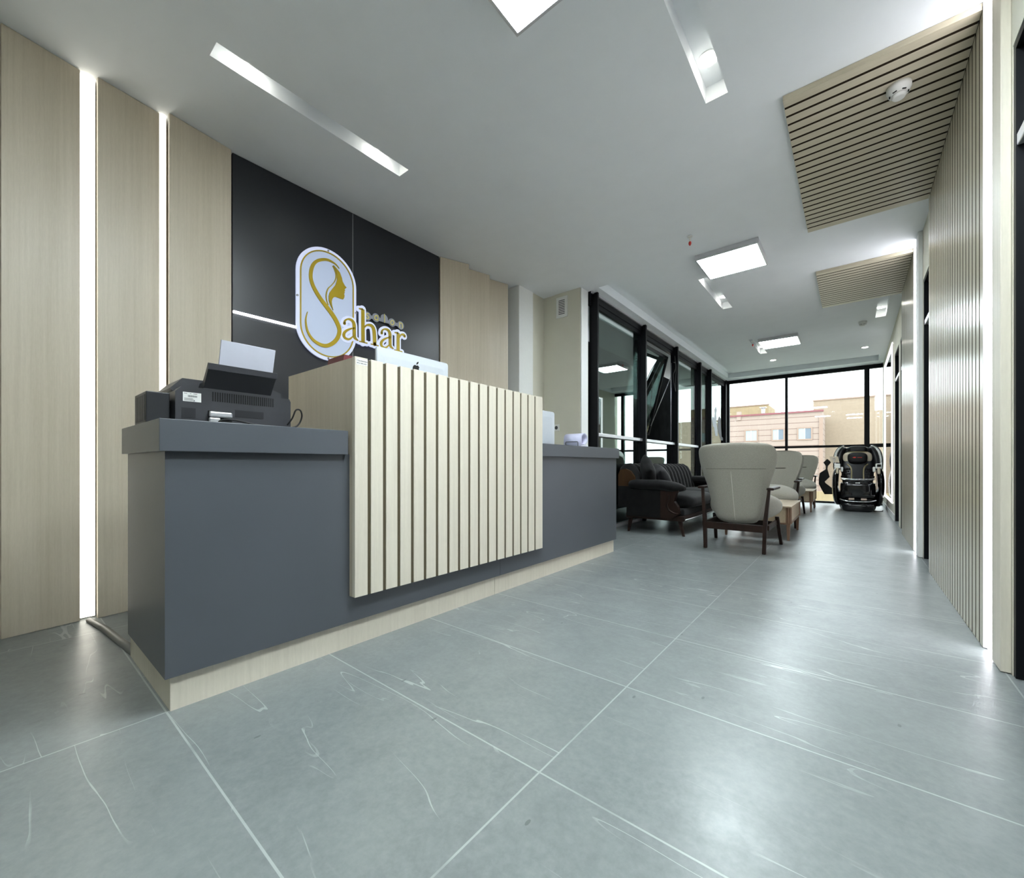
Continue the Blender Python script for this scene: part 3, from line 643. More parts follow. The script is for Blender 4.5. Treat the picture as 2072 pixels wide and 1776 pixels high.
# metal scroll ornament above the first door
bm = bmesh.new()
for cy, cz, r, a0 in ((4.66, 2.30, .055, 0), (4.70, 2.20, .06, 2), (4.63, 2.15, .04, 4), (4.60, 2.25, .035, 1)):
    tube(bm, [(.53+.01*math.sin(k), cy+math.cos(a0+k*.5)*r*(1-k*.05), cz+math.sin(a0+k*.5)*r*1.4*(1-k*.05)) for k in range(15)], .009, 8)
tube(bm, [(.53, 4.66, 2.085), (.53, 4.67, 2.15)], .012)
obj('scroll_ornament', bm, 'alu', label='curled silver ornament standing on the door transom beside the slatted wall', cat='ornament')

# ------------------------------------------------------------------ ceiling lights and fittings
def square_lamp(cx, cy):
    t_ = thing('ceiling_lamp', 'square', 'ceiling lamp', (cx, cy, H), 'square surface-mounted LED ceiling panels')
    a, z0, z1 = .275, H-.055, H-.001; bm = bmesh.new()
    for q in ((cx-a, cx+a, cy-a, cy-a+.014), (cx-a, cx+a, cy+a-.014, cy+a), (cx-a, cx-a+.014, cy-a+.014, cy+a-.014), (cx+a-.014, cx+a, cy-a+.014, cy+a-.014)): box(bm, *q, z0, z1)
    obj('frame', bm, 'alu', t_); obj('diffuser', B(cx-a+.014, cx+a-.014, cy-a+.014, cy+a-.014, z0+.004, z0+.010), 'lamp', t_)
    return t_
l1 = square_lamp(-.958, 1.285); l1['label'] = 'square LED ceiling lamp cut off by the top edge of the photo'
for y, lab in ((4.655, 'square LED ceiling lamp beyond the red sprinkler tip, larger of the two seen whole'), (8.215, 'smaller square LED ceiling lamp near the far window')): dup(l1, (-.940, y, H), 0, lab)
dup(l1, (.06, 1.30, H), 0, 'square LED ceiling lamp above the photographer on the right')  # out-of-view lamp added to brighten the desk front
dup(l1, (.06, -.30, H), 0, 'square LED ceiling lamp right behind the photographer')  # second added lamp, unseen, lifts the light level on the desk
def down(cx, cy, z, lab, r=.043, first=[None]):
    if first[0] is None:
        t_ = thing('downlight', lab, 'downlight', (cx, cy, z), 'small round recessed downlights')
        bm = bmesh.new(); disc(bm, (cx, cy, z-.006), r+.009, .0055, 32); obj('rim', bm, 'white', t_)
        bm = bmesh.new(); disc(bm, (cx, cy, z-.009), r, .0028, 32); obj('lens', bm, 'spot', t_); first[0] = t_; return t_
    return dup(first[0], (cx, cy, z), 0, lab)
zs = H+.09
down(-.598, 2.40, zs, 'round downlight in the ceiling slot at the top right of the photo')
down(-2.482, .86, zs, 'round downlight near the left end of the slot above the desk')
down(-2.482, 1.66, zs, 'round downlight near the right end of the slot above the desk')
down(-.598, 1.62, zs, 'round downlight in the top right slot, just outside the photo')
down(-1.288, 5.90, zs, 'round downlight in the slot end beyond the larger whole square lamp')
down(-1.288, 5.12, zs, 'round downlight in the slot half hidden by the larger whole square lamp')
down(-1.285, 8.85, zs, 'round downlight in the slot beside the smaller square lamp')
down(.305, 7.66, zs, 'round downlight in the slot near the second slatted ceiling panel')
down(-1.22, 9.70, H, 'round downlight flush in the ceiling near the far window, left one')
down(.17, 9.66, H, 'round downlight flush in the ceiling near the far window, right one')
def smoke(cx, cy, z, lab, s=1):
    t_ = thing('smoke_detector', lab, 'smoke detector', (cx, cy, z), 'white ceiling smoke detectors')
    def ring(r, zz): return [(cx+math.cos(2*PI*k/28)*r*s, cy+math.sin(2*PI*k/28)*r*s, z-zz*s) for k in range(28)]
    bm = bmesh.new(); loft(bm, [ring(.052, 0), ring(.052, .022), ring(.047, .026), ring(.044, .042), ring(.028, .046)]); obj('base', bm, 'ivory', t_)
    bm = bmesh.new(); loft(bm, [ring(.030, .0462), ring(.031, .056), ring(.024, .066)]); obj('sensor_cap', bm, 'ivory', t_)
    bm = bmesh.new()
    for k in range(6):
        t = 2*PI*k/6; c, d = cx+math.cos(t)*.0375*s, cy+math.sin(t)*.0375*s
        box(bm, -.009*s, .009*s, -.003*s, .003*s, -.004*s, 0, mat=Matrix.Translation((c, d, z-.0415*s)) @ Matrix.Rotation(t+PI/2, 4, 'Z'))
    obj('slots', bm, 'pit', t_)
smoke(.195, 3.08, H-.032, 'white smoke detector on the nearest slatted ceiling panel')
smoke(.115, 7.93, H, 'white smoke detector on the plain ceiling near the second slatted panel', .95)
def sprinkler(x, y, lab):
    t_ = thing('sprinkler', lab, 'sprinkler', (x, y, H), 'red tipped ceiling sprinklers')
    bm = bmesh.new(); disc(bm, (x, y, H-.008), .022, .007, 20); tube(bm, [(x, y, H-.005), (x, y, H-.05)], .009); obj('pipe', bm, 'ivory', t_)
    bm = bmesh.new(); tube(bm, [(x, y, H-.05), (x, y, H-.062), (x, y, H-.075), (x, y, H-.085)], [.010, .013, .011, .004]); obj('red_tip', bm, 'red', t_, 'red tip')
sprinkler(-1.148, 3.985, 'red tipped sprinkler hanging from the middle of the ceiling')
sprinkler(-1.30, 8.02, 'tiny red tipped sprinkler beside the smaller square lamp')

cv = thing('cove_light', 'LED strip tucked inside the curtain recess above the left glazing', 'light strip', (-2.115, 7.6, H+.03))  # added glow, hidden from view, to brighten the recess and ceiling
obj('diffuser', B(-2.122, -2.112, 4.6, 10.4, H+.03, H+.07), 'ledf', cv)

# ------------------------------------------------------------------ wing armchairs
def armchair(label):
    t_ = thing('wing_armchair', label, 'armchair', (0, 0, 0), 'pale grey wing armchairs with dark wooden frames')
    # back shell: rings stacked in z, edges bent forward
    prof = [(.245, .115, -.12, .070), (.262, .165, -.155, .080), (.30, .190, -.19, .078), (.37, .212, -.215, .070), (.45, .235, -.235, .062), (.53, .25, -.255, .056), (.61, .272, -.275, .052), (.69, .297, -.297, .050),
            (.77, .322, -.318, .048), (.85, .340, -.338, .047), (.92, .345, -.355, .046), (.97, .338, -.367, .044), (1.003, .315, -.375, .038), (1.022, .270, -.379, .028), (1.032, .19, -.381, .016), (1.034, .10, -.381, .006)]
    rings = []
    for z, hw, yc, th in prof:
        r = []; n = 36; wing = .10*max(0, min(1, (z-.35)/.4))*max(.25, min(1, (1.06-z)/.12))
        for k in range(n):
            a = 2*PI*k/n; c, s = math.cos(a), math.sin(a); x = math.copysign(abs(c)**.62, c)*hw; y = yc+math.copysign(abs(s)**.8, s)*th
            r.append((x, y+wing*(abs(x)/hw)**3+.03*(abs(x)/hw)**2, z))
        rings.append(r)
    bm = bmesh.new(); loft(bm, rings); bk = obj('backrest', bm, 'fabric', t_, sub=1)
    def ys(x, z, side):
        for (z0, h0, y0, t0), (z1, h1, y1, t1) in zip(prof, prof[1:]):
            if z0 <= z <= z1:
                u = (z-z0)/(z1-z0); hw = h0+(h1-h0)*u; yc = y0+(y1-y0)*u; th = t0+(t1-t0)*u; break
        wing = .10*max(0, min(1, (z-.35)/.4))*max(.25, min(1, (1.06-z)/.12)); q = min(1, abs(x)/hw)
        return yc+side*th*(max(0, 1-q**3.2))**.4+wing*q**3+.03*q**2
    bm = bmesh.new(); tube(bm, [(-.02+.02*k/10, ys(0, .76-.47*k/10, -1)-.001, .76-.47*k/10) for k in range(11)], .0028, 6); obj('piping', bm, 'seamf', bk, 'pale vertical seam')
    bm = bmesh.new(); tube(bm, [(-.26+.52*k/20, ys(-.26+.52*k/20, .785, -1)+.0008, .785) for k in range(21)], .0018, 6); obj('rear_seam', bm, 'creasef', bk)
    bm = bmesh.new(); tube(bm, [(-.15+.3*k/12, ys(-.15+.3*k/12, .78, 1)+.001, .78-.004*math.sin(PI*k/12)) for k in range(13)], [.001]+[.008]*11+[.001], 6); obj('front_crease', bm, 'creasef', bk)
    # seat: rings along y
    sp = [(-.23, .11, .38, .10), (-.19, .16, .39, .13), (-.10, .225, .40, .150), (.02, .285, .405, .155), (.14, .333, .405, .148), (.24, .338, .405, .132), (.31, .328, .402, .105), (.355, .295, .402, .070), (.375, .22, .403, .030)]
    bm = bmesh.new(); loft(bm, [[(p[0], yy, p[2]) for p in sring(0, 0, zc, hw, hh, 32, 2.5, 'xz')] for yy, hw, zc, hh in sp]); obj('seat', bm, 'fabric', t_, sub=1)
    bm = bmesh.new(); loft(bm, [[(p[0], yy, p[2]) for p in sring(0, 0, zc, hw, hh, 28, 2.6, 'xz')] for yy, hw, zc, hh in ((-.17, .18, .49, .02), (-.14, .22, .49, .038), (.10, .25, .495, .045), (.24, .24, .495, .038), (.30, .18, .49, .015))]); obj('seat_cushion', bm, 'fabric', t_, sub=1)
    for s in (-1, 1):
        bm = bmesh.new(); bar(bm, (s*.252, -.335, .0), (s*.262, -.325, .30), .030, .036, .004, .034, .045); bar(bm, (s*.262, -.325, .298), (s*.288, -.30, .590), .034, .045, .004, .024, .034); obj('leg', bm, 'walnut', t_)
        bm = bmesh.new(); bar(bm, (s*.312, .335, .0), (s*.292, .19, .30), .028, .034, .004, .034, .048); obj('leg', bm, 'walnut', t_)
        b2 = bmesh.new(); box(b2, s*.300-.030, s*.300+.030, -.335, .11, .588, .612, bev=.010, seg=3); obj('armrest', b2, 'walnut', t_)
        b2 = bmesh.new(); box(b2, s*.278-.012, s*.278+.012, -.31, .22, .215, .262, bev=.004); obj('side_rail', b2, 'walnut', t_)
    obj('rear_rail', B(-.25, .25, -.345, -.318, .195, .262, bev=.004), 'walnut', t_)
    obj('front_rail', B(-.28, .28, .175, .20, .20, .25, bev=.004), 'walnut', t_)
    return t_
c1 = armchair('pale grey wing armchair nearest the camera, turned with its back to the viewer')
c1.location = (-.885, 4.80, 0)
dup(c1, (-.885, 6.88, 0), PI, 'pale grey wing armchair facing the camera beyond the nearer coffee table')
dup(c1, (-.945, 8.33, 0), 0, 'pale grey wing armchair turned away, standing back to back with the second chair')
dup(c1, (-.885, 10.42, 0), PI, 'farthest pale grey wing armchair, facing the camera by the far window')

# ------------------------------------------------------------------ coffee tables
def coffee(x0, x1, y0, y1, label):
    t_ = thing('coffee_table', label, 'coffee table', ((x0+x1)/2, (y0+y1)/2, 0), 'low box coffee tables with fluted corners'); h = .375
    obj('top', B(x0, x1, y0, y1, h-.018, h, bev=.004), 'tablew', t_)
    obj('box', B(x0+.02, x1-.02, y0+.02, y1-.02, .19, h-.018), 'tablew', t_)
    obj('apron', B(x0+.012, x1-.012, y0+.012, y1-.012, .172, .192, bev=.003), 'tabled', t_)
    for x in (x0+.032, x1-.032):
        for y in (y0+.032, y1-.032):
            bm = bmesh.new(); n = 40; R = []
            for z in (.186, h-.019):
                R.append([(x+math.cos(2*PI*k/n)*(.027+.004*math.cos(8*2*PI*k/n)), y+math.sin(2*PI*k/n)*(.027+.004*math.cos(8*2*PI*k/n)), z) for k in range(n)])
            loft(bm, R, smooth=False); obj('fluted_corner', bm, 'tabled', t_)
            bm = bmesh.new(); bar(bm, (x, y, 0), (x, y, .175), .022, .022, .003, .036, .036); obj('leg', bm, 'tabled', t_)
    dr = obj('drawer_front', B(x1-.021, x1-.012, y0+.07, y1-.07, .205, h-.03, bev=.002), 'tablew', t_)
coffee(-1.19, -.51, 5.41, 6.44, 'nearer low wooden coffee table between the first and second wing armchairs')
coffee(-1.19, -.53, 8.92, 9.85, 'farther low wooden coffee table between the third and farthest wing armchairs')

# ------------------------------------------------------------------ sofa along the window
sf = thing('sofa', 'long dark charcoal velvet sofa with tufted back standing along the window wall', 'sofa', (-1.9, 6.1, 0))
Y0, Y1 = 4.92, 7.36
bm = bmesh.new(); box(bm, -2.20, -1.50, Y0+.05, Y1-.05, .17, .235, bev=.01); obj('base_rail', bm, 'walnut', sf)
obj('seat_frame', B(-2.20, -1.505, Y0+.08, Y1-.08, .225, .31, bev=.02, seg=3), 'velvet', sf)
bm = bmesh.new()
for k in range(2):
    a = Y0+.20+k*(Y1-Y0-.4)/2; b = a+(Y1-Y0-.4)/2-.004
    loft(bm, [[(p[0]-1.79, a+(b-a)*u, p[2]) for p in sring(0, 0, .385, .36*q, .095*q2, 32, 3.2, 'xz')] for u, q, q2 in ((0, .82, .6), (.03, .95, .88), (.1, 1, 1), (.5, 1, 1.06), (.9, 1, 1), (.97, .95, .88), (1, .82, .6))])
obj('seat_cushions', bm, 'velvet', sf, sub=1)
# rolled tufted back: profile in (x,z) swept along y with channel grooves
def bprof(s):
    base = [(-1.98, .30), (-2.0, .45), (-2.03, .60), (-2.065, .72), (-2.11, .80), (-2.18, .845), (-2.26, .838), (-2.31, .79), (-2.325, .70), (-2.32, .55), (-2.31, .30)]
    return [(x_+(-.035 if i < 7 else 0)*s*(.6 if i > 4 else 1), z_-.018*s*(1 if 3 < i < 8 else 0)) for i, (x_, z_) in enumerate(base)]
bm = bmesh.new(); rr_ = []; nch = 15; L_ = Y1-Y0-.16
for k in range(nch*8+1):
    u = (k % 8)/8; g = abs(math.cos(PI*u))**5; y = Y0+.08+L_*k/(nch*8); e = 0
    edge = min(k, nch*8-k)
    pts = bprof(g); sc = 1-.12*max(0, 1-edge/4)**2
    rr_.append([(-2.18+(x_+2.18)*sc, y, .30+(z_-.30)*sc) for x_, z_ in pts])
loft(bm, rr_); obj('tufted_back', bm, 'velvet', sf)
bm = bmesh.new(); prism(bm, [(-2.06, .30), (-2.07, .56), (-2.30, .56), (-2.30, .30)], 'y', Y0+.045, Y0+.085); obj('side_cover', bm, 'velvet', sf)
bm = bmesh.new(); prism(bm, [(-2.07, .56), (-2.09, .68), (-2.14, .75), (-2.20, .775), (-2.27, .765), (-2.30, .70), (-2.30, .56)], 'y', Y0+.045, Y0+.085); obj('side_board', bm, 'brownw', sf, 'brown wooden side of the back')
for yc, s in ((Y0+.06, 1), (Y1-.06, -1)):
    bm = bmesh.new(); R = []
    for u in range(13):
        x = -2.16+(.68)*u/12; q = (1-max(0, (u-9)/3.2)**2*.75)*(1-max(0, (1.5-u)/2)**2*.5)
        R.append([(x, p[1], p[2]) for p in sring(x, yc+.02*s, .585-.035*max(0, (u-7)/5), .115*q, .062*q, 24, 2.4, 'yz')])
    loft(bm, R); obj('arm_bolster', bm, 'velvet', sf, sub=1)
    bm = bmesh.new(); box(bm, -2.18, -1.76, yc-.034, yc+.034, .20, .56); obj('side_panel', bm, 'velvet', sf)
    bm = bmesh.new(); prism(bm, [(-1.76, .20), (-1.62, .20), (-1.54, .26), (-1.56, .34), (-1.60, .40), (-1.575, .50), (-1.57, .53), (-1.61, .56), (-1.76, .56)], 'y', yc-.035, yc+.035); sd_ = obj('side_frame', bm, 'walnut', sf)
    bm = bmesh.new(); tube(bm, catmull([(-1.66, yc-.036*s, .47), (-1.66, yc-.038*s, .42), (-1.68, yc-.038*s, .36), (-1.66, yc-.038*s, .30), (-1.60, yc-.038*s, .265), (-1.55, yc-.038*s, .26)], 6), .010, 8); disc(bm, (-1.575, yc-.05 if s > 0 else yc+.03, .525), .032, .02, 24, 'y'); obj('carved_scroll', bm, 'walnut', sd_)
for x in (-2.15, -1.56):
    for y in (Y0+.10, Y1-.10):
        bm = bmesh.new(); bar(bm, (x+(.055 if x > -2 else -.02), y-.03*(1 if y < 6 else -1), 0), (x, y, .19), .024, .024, .003, .046, .046); obj('leg', bm, 'walnut', sf)
bm = bmesh.new(); tube(bm, [(-1.498, Y0+.1, .185), (-1.498, Y1-.1, .185)], .006); obj('metal_edge', bm, 'alu', sf)
def pillow(c, w_, h_, th, rot, label, mt):
    bm = bmesh.new(); n = 14; G = {}
    for s in (-1, 1):
        for i in range(n+1):
            for j in range(n+1):
                u, v = i/n*2-1, j/n*2-1; e = ((1-u**4)*(1-v**4))**.6; pin = 1-.07*(1-abs(u))*abs(v)**2-.0; pin2 = 1-.07*(1-abs(v))*abs(u)**2
                if s == 1 and (i in (0, n) or j in (0, n)): G[(s, i, j)] = G[(-1, i, j)]; continue
                G[(s, i, j)] = bm.verts.new((s*e*th/2, u*w_/2*pin2, v*h_/2*pin))
        for i in range(n):
            for j in range(n):
                f = bm.faces.new((G[(s, i, j)], G[(s, i+1, j)], G[(s, i+1, j+1)], G[(s, i, j+1)])); f.smooth = True
    bm.transform(Matrix.Translation(c) @ Matrix.Rotation(rot[2], 4, 'Z') @ Matrix.Rotation(rot[1], 4, 'Y') @ Matrix.Rotation(rot[0], 4, 'X'))
    return obj('cushion', bm, mt, label=label, cat='cushion', group='cushions at the near end of the sofa', sub=1)
pillow((-1.99, 5.16, .70), .40, .40, .16, (.55, -.12, .55), 'upright pointed dark cushion leaning at the near end of the sofa', 'velvet')
pillow((-1.86, 5.36, .63), .42, .40, .16, (.25, -.45, .40), 'tilted dark cushion slumping in front of the upright one on the sofa', 'velvetp')

# ------------------------------------------------------------------ massage chair
mc = thing('massage_chair', 'large glossy black massage chair with champagne trims facing the camera', 'massage chair', (.07, 10.2, 0))
CX = .07
def sm(name, rings, mt, par=mc, lab=None, sub=1):
    bm = bmesh.new(); loft(bm, rings); return obj(name, bm, mt, par, lab, sub=sub)
for s in (-1, 1):
    # side shells: tall curved arms
    R = []
    for z, x, hx, hy in ((.08, .27, .03, .30), (.12, .285, .055, .38), (.25, .31, .055, .44), (.42, .318, .055, .46), (.55, .318, .055, .45), (.66, .312, .052, .42), (.74, .30, .045, .36), (.79, .285, .03, .30)):
        R.append(sring(CX+s*x, 10.1, z, hx, hy, 28, 3.2))
    a_ = sm('side_arm', R, 'piano')
    R = []
    for z, x, hx, y, hy in ((.72, .325, .018, 10.15, .14), (.86, .335, .028, 10.2, .16), (1.0, .325, .030, 10.25, .17), (1.10, .295, .032, 10.28, .16), (1.17, .245, .032, 10.30, .13), (1.195, .20, .02, 10.32, .08)):
        R.append(sring(CX+s*x, y, z, hx, hy, 24, 2.8))
    sh = sm('shoulder_shell', R, 'pearl', lab='pearl white curved shoulder shell')
    R = []
    for z, x, hx, y, hy in ((.72, .27, .05, 10.16, .15), (.86, .275, .055, 10.2, .16), (1.0, .262, .055, 10.24, .17), (1.10, .235, .05, 10.27, .15), (1.17, .19, .04, 10.3, .11)):
        R.append(sring(CX+s*x, y, z, hx, hy, 24, 2.6))
    sm('shoulder_airbag', R, 'leather')
    bm = bmesh.new(); tube(bm, catmull([(CX+s*.345, 10.05, .74), (CX+s*.352, 10.04, .90), (CX+s*.335, 10.06, 1.04), (CX+s*.29, 10.12, 1.14), (CX+s*.22, 10.2, 1.19)], 6), .006, 8); obj('dark_rib', bm, 'piano', sh)
    bm = bmesh.new(); box(bm, CX+s*.285-.045, CX+s*.285+.045, 9.66, 9.80, .76, .85, bev=.015, seg=3); ct = obj('control_cap', bm, 'pearl', mc, 'white control cap on the arm')
    if s == 1: obj('small_screen', B(CX+.262, CX+.312, 9.654, 9.661, .79, .835, bev=.002), 'piano', ct)
    bm = bmesh.new(); box(bm, CX+s*.285-.022, CX+s*.285+.022, 9.640, 9.68, .665, .775, bev=.018, seg=4); obj('keypad', bm, 'beige', mc, 'champagne keypad')
    bm = bmesh.new(); box(bm, CX+s*.222-.02, CX+s*.222+.02, 9.70, 9.74, .70, .79, bev=.014, seg=3); obj('hand_grip', bm, 'pearl', mc, 'white hand grip')
    bm = bmesh.new(); tube(bm, catmull([(CX+s*.145, 9.90, .84), (CX+s*.10, 9.84, .79), (CX+s*.085, 9.78, .72), (CX+s*.085, 9.74, .56)], 6), .010, 8); obj('gold_piping', bm, 'goldp', mc)
    # calf shells
    sm('calf_shell', [sring(CX+s*.135, 9.66+.03*k/4, .22+.09*k, .105, .10-.004*k, 24, 4) for k in range(4)], 'piano')
    bm = bmesh.new(); box(bm, CX+s*.225-.02, CX+s*.225+.02, 9.555, 9.565, .50, .512); obj('calf_mark', bm, 'pearl', mc)
    bm = bmesh.new(); box(bm, CX+s*.085-.04, CX+s*.085+.04, 9.56, 9.66, .205, .235, bev=.010, seg=3); obj('foot_pad', bm, 'skin', mc, 'beige foot pad')
sm('seat_back', [sring(CX, y, z, hx, .11, 32, 3) for z, y, hx in ((.42, 9.98, .22), (.60, 10.05, .23), (.80, 10.14, .24), (1.0, 10.24, .235), (1.12, 10.30, .20), (1.18, 10.34, .14))], 'leather')
for s in (-1, 1):
    bm = bmesh.new()
    for i in range(4):
        for j in range(5):
            cx_, cz = CX+s*(.115+i*.032)+(.016 if j % 2 else 0)*s, .56+j*.048
            if abs(cx_-CX) < .235: loft(bm, [sring(cx_, 9.935+.09*(cz-.5)/.3-q*.014, cz, .016*m_, .024*m_, 12, 1.6, 'xz') for q, m_ in ((0, 1), (.7, .8), (1, .4))])
    obj('quilting', bm, 'leather', mc)
sm('seat_cushion', [sring(CX, y, .47, .225, hz, 28, 3, 'xz') for y, hz in ((9.68, .03), (9.72, .05), (9.95, .055), (10.05, .04))], 'leather')
sm('head_pad', [sring(CX, 10.14-q*.06, .965, .215*m_, .112*m_, 32, 3, 'xz') for q, m_ in ((0, 1), (.6, 1), (1, .94))], 'beige', lab='champagne frame of the head cushion')
sm('head_pillow', [sring(CX, 10.10-q*.09, .955, .150*m_, .105*m_, 32, 3.2, 'xz') for q, m_ in ((0, 1), (.6, .98), (.9, .85), (1, .6))], 'leather')
sm('top_pillow', [sring(CX, 10.22-q*.10, 1.11, .145*m_, .072*m_, 32, 3, 'xz') for q, m_ in ((0, 1), (.6, 1), (1, .8))], 'leather')
bm = bmesh.new(); tube(bm, [(CX-.15, 10.12, 1.06), (CX-.12, 10.085, 1.068), (CX+.12, 10.085, 1.068), (CX+.15, 10.12, 1.06)], .006, 8); obj('head_piping', bm, 'goldp', mc)
bm = bmesh.new()
prism(bm, [(CX-.075, .962), (CX-.045, .975), (CX-.015, .972), (CX-.03, .965), (CX-.012, .958), (CX-.045, .952)], 'y', 10.006, 10.014)
for k in range(5): box(bm, CX+.0+k*.014, CX+.009+k*.014, 10.006, 10.014, .957, .968)
obj('red_emblem', bm, 'red', mc, 'small red emblem')
bm = bmesh.new(); prism(bm, [(-.325, .98), (-.205, .98), (-.185, .865), (-.315, .875)], 'y', 9.72, 9.74); tb = obj('tablet_holder', bm, 'beige', mc, 'champagne tablet holder')
bm = bmesh.new(); tube(bm, [(-.262+.02*math.cos(t), 9.714, .935+.02*math.sin(t)) for t in [2*PI*k/16 for k in range(17)]], .004, 6); tube(bm, catmull([(-.26, 9.714, .915), (-.268, 9.712, .87), (-.255, 9.712, .83), (-.262, 9.712, .79)], 5), .004, 6); obj('hanging_charm', bm, 'alu', tb)
bm = bmesh.new(); tube(bm, [(-.26, 9.745, .90), (-.27, 9.80, .78)], .012); obj('holder_arm', bm, 'piano', tb)
bm = bmesh.new(); tube(bm, catmull([(CX-.235, 9.60, .585), (CX-.1, 9.57, .575), (CX+.1, 9.57, .575), (CX+.235, 9.60, .585)], 6), .007, 8); tube(bm, catmull([(CX-.235, 9.60, .565), (CX-.05, 9.565, .560), (CX+.05, 9.565, .560), (CX+.235, 9.60, .565)], 6), .004, 8); obj('chrome_bar', bm, 'chrome', mc)
sm('calf_bridge', [sring(CX, 9.66, z, .245, .085, 28, 4) for z in (.21, .30, .45, .55)], 'piano')
bm = bmesh.new(); box(bm, CX-.03, CX+.03, 9.552, 9.56, .50, .515); obj('calf_mark', bm, 'pearl', mc)
bm = bmesh.new(); tube(bm, catmull([(CX-.25, 9.60, .21), (CX-.15, 9.555, .185), (CX, 9.54, .178), (CX+.15, 9.555, .185), (CX+.25, 9.60, .21)], 6), .009, 8); obj('chrome_bar', bm, 'chrome', mc)
sm('foot_unit', [sring(CX, 9.62, z, hx, hy, 32, 4) for z, hx, hy in ((.0, .19, .07), (.02, .215, .09), (.11, .235, .10), (.165, .22, .09))], 'piano')
sm('base', [sring(CX, 10.15, z, hx, .40, 32, 4) for z, hx in ((.0, .25), (.03, .265), (.28, .28), (.40, .25))], 'black')
bm = bmesh.new(); tube(bm, catmull([(.28, 9.80, .012), (.34, 9.74, .012), (.40, 9.80, .012), (.42, 10.0, .012)], 6), .008, 8); obj('power_cable', bm, 'cable', mc)

# ------------------------------------------------------------------ window signs
D = [(-.423,.957),(-.352,.885),(-.412,.801),(-.419,.735),(-.38,.568),(-.464,.465),(-.452,.435),(-.319,.314),(-.3,.201),(-.471,.194),(-.515,.282),(-.569,.408),(-.569,.541),(-.554,.65),(-.447,.735),(-.447,.801),(-.489,.879)]
bm = bmesh.new(); prism(bm, [(x*1.013, .82+(z-.82)*1.013) for x, z in D], 'y', 11.443, 11.448); obj('window_decal', bm, 'pit', label='black diamond-shaped decal on the far window left of the massage chair', cat='decal')
LG = [(10.507,2.34),(10.6,2.258),(10.53,2.155),(10.569,2.069),(10.55,1.912),(10.631,1.826),(10.693,1.596),(10.477,1.583),(10.368,1.789),(10.267,1.804),(10.18,1.955),(10.226,2.05),(10.386,2.035),(10.446,2.149),(10.404,2.236)]
LD = [(10.82,2.125),(10.97,2.077),(10.996,1.839),(11.06,1.60),(11.22,1.57),(11.22,1.50),(11.0,1.50),(10.853,1.606),(10.693,1.737),(10.693,1.893),(10.725,2.022)]
bm = bmesh.new(); prism(bm, [(y, (z-1.5)*.9+1.42) for y, z in LG], 'x', GX-.0155, GX-.0135); obj('window_decal', bm, 'leafg', label='pale grey leaf-shaped decal on the last pane of the left glazing', cat='decal')
bm = bmesh.new(); prism(bm, [(y, (z-1.5)*.9+1.42) for y, z in LD], 'x', GX-.0155, GX-.0135); obj('window_decal', bm, 'leafd', label='dark curved decal in the corner of the left glazing', cat='decal')

# ------------------------------------------------------------------ outside
tag(struct('trim_3', B(-60, 60, 13.5, 120, -4.2, -4.0), 'asphalt'))
def bwindow(par, x0, x1, z0, z1, y, dark):
    bm = bmesh.new(); e = .12
    box(bm, x0-e, x0, y-.08, y, z0-e, z1+e); box(bm, x1, x1+e, y-.08, y, z0-e, z1+e); box(bm, x0, x1, y-.08, y, z1, z1+e); box(bm, x0, x1, y-.08, y, z0-e, z0)
    w_ = obj('window', bm, 'trimb', par)
    xm = (x0+x1)/2; bm = bmesh.new(); box(bm, x0, xm-.03, y-.04, y-.005, z0, z1); obj('pane', bm, 'bwin', w_)
    bm = bmesh.new(); box(bm, xm+.03, x1, y-.04, y-.005, z0, z1); obj('pane', bm, 'bwin2' if dark else 'bwin', w_)
    bm = bmesh.new(); box(bm, xm-.03, xm+.03, y-.06, y-.005, z0, z1); obj('window_bar', bm, 'white', w_)
pk = thing('apartment_building', 'pale pink banded building with small windows across the street', 'building', (-12, 53, -4.0))
obj('walls', B(-26, -2.25, 50, 55.5, -4, 6.0), 'pink', pk); obj('roof_trim', B(-26, -2.15, 49.85, 50.3, 5.98, 6.14), 'redtrim', pk)
obj('corner_pilaster', B(-2.5, -2.2, 49.9, 50, -4, 5.6), 'trimb', pk)
for x0, x1, d_ in ((-8.75, -7.75, 0), (-6.30, -5.40, 1), (-4.13, -3.13, 1), (-13.2, -12.2, 0), (-17.5, -16.5, 1)): bwindow(pk, x0, x1, 3.40, 4.42, 50, d_)
for x0, x1 in ((-3.9, -3.3), (-6.1, -5.5), (-8.5, -7.9)): bwindow(pk, x0, x1, .0, .9, 50, 1)
bm = bmesh.new(); box(bm, -9.6, -9.2, 49.9, 50.3, 5.6, 6.5); obj('chimney', bm, 'pink', pk); 
oc = thing('rooftop_house', 'ochre stained building rising behind the pink one on its left side', 'building', (-15, 64, -4))
obj('walls', B(-26, -8.3, 62, 68, -4, 8.5), 'ochre', oc); obj('parapet', B(-26, -8.2, 61.9, 62.2, 8.5, 8.62), 'trimb', oc)
tn = thing('brick_building', 'tall plain tan brick building to the right of the pink one', 'building', (1, 58, -4))
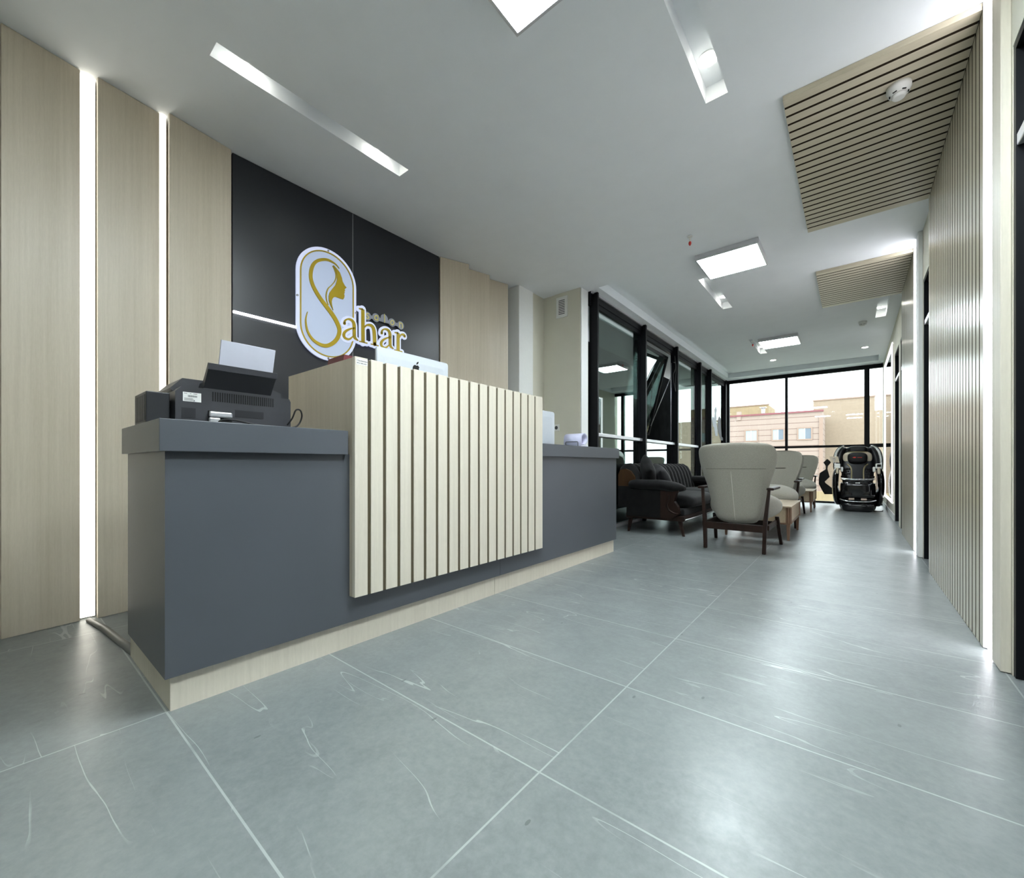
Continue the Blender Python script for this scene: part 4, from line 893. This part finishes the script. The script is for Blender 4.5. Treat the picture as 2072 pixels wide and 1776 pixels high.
obj('walls', B(-3.3, 1.75, 56, 70, -4, 7.75), 'tan', tn); obj('lower_wing', B(1.75, 14, 56, 70, -4, 6.35), 'tan', tn); obj('parapet', B(-3.35, 1.8, 55.9, 56.2, 7.75, 7.87), 'trimb', tn)
gd = thing('garden_wall', 'yellowish low boundary wall across the street at the foot of the buildings', 'wall', (-3, 40, -4)); obj('masonry', B(-30, 20, 40, 40.3, -4, -1.2), 'ochre', gd)
for k, (x, s) in enumerate(((-2.7, .8), (-.6, .75), (-4.9, .8))):
    bm = bmesh.new(); random.seed(k)
    for q in range(90):
        a, e, r = random.random()*6.28, random.random()*1.5, s*(.6+.4*random.random()); c_ = Vector((x+math.cos(a)*math.cos(e)*r, 36+math.sin(a)*math.cos(e)*r, -3.8+math.sin(e)*r*3.6))
        bmesh.ops.create_icosphere(bm, subdivisions=1, radius=.16+.12*random.random(), matrix=Matrix.Translation(c_))
    obj('bush', bm, 'bush', label=('green bush by the street, between the other two', 'green bush by the street, rightmost of three', 'green bush by the street, leftmost of three')[k], cat='bush', group='bushes across the street')
def antenna(x, y, z, h, lab, kind=0):
    t_ = thing('rooftop_antenna', lab, 'antenna', (x, y, z), 'rooftop masts and flues')
    bm = bmesh.new(); tube(bm, [(x, y, z), (x, y, z+h)], .035 if not kind else .18, 8)
    obj('mast', bm, 'alu', t_)
    bm = bmesh.new()
    if kind: box(bm, x-.3, x+.3, y-.3, y+.3, z+h, z+h+.06)
    else:
        for q in range(3): box(bm, x-.25, x+.25, y-.03, y+.03, z+h-.1-.14*q, z+h-.06-.14*q)
    obj('head', bm, 'alu', t_)
antenna(-7.3, 51, 6.0, .85, 'metal flue on the pink roof left of the window mullion', 1); antenna(-5.65, 51, 6.0, .75, 'thin antenna on the pink roof, left one of two', 0); antenna(-5.15, 51, 6.0, .85, 'thin antenna on the pink roof, right one of two', 0); antenna(-1.2, 58, 7.75, .6, 'thin mast on top of the tan building', 0)
nb = obj('neighbour_wall', B(-4.6, -4.0, 3.0, 12.3, -4, 6.5), 'tarp', label='dark tarpaulin covered wall outside the first two window bays', cat='wall')
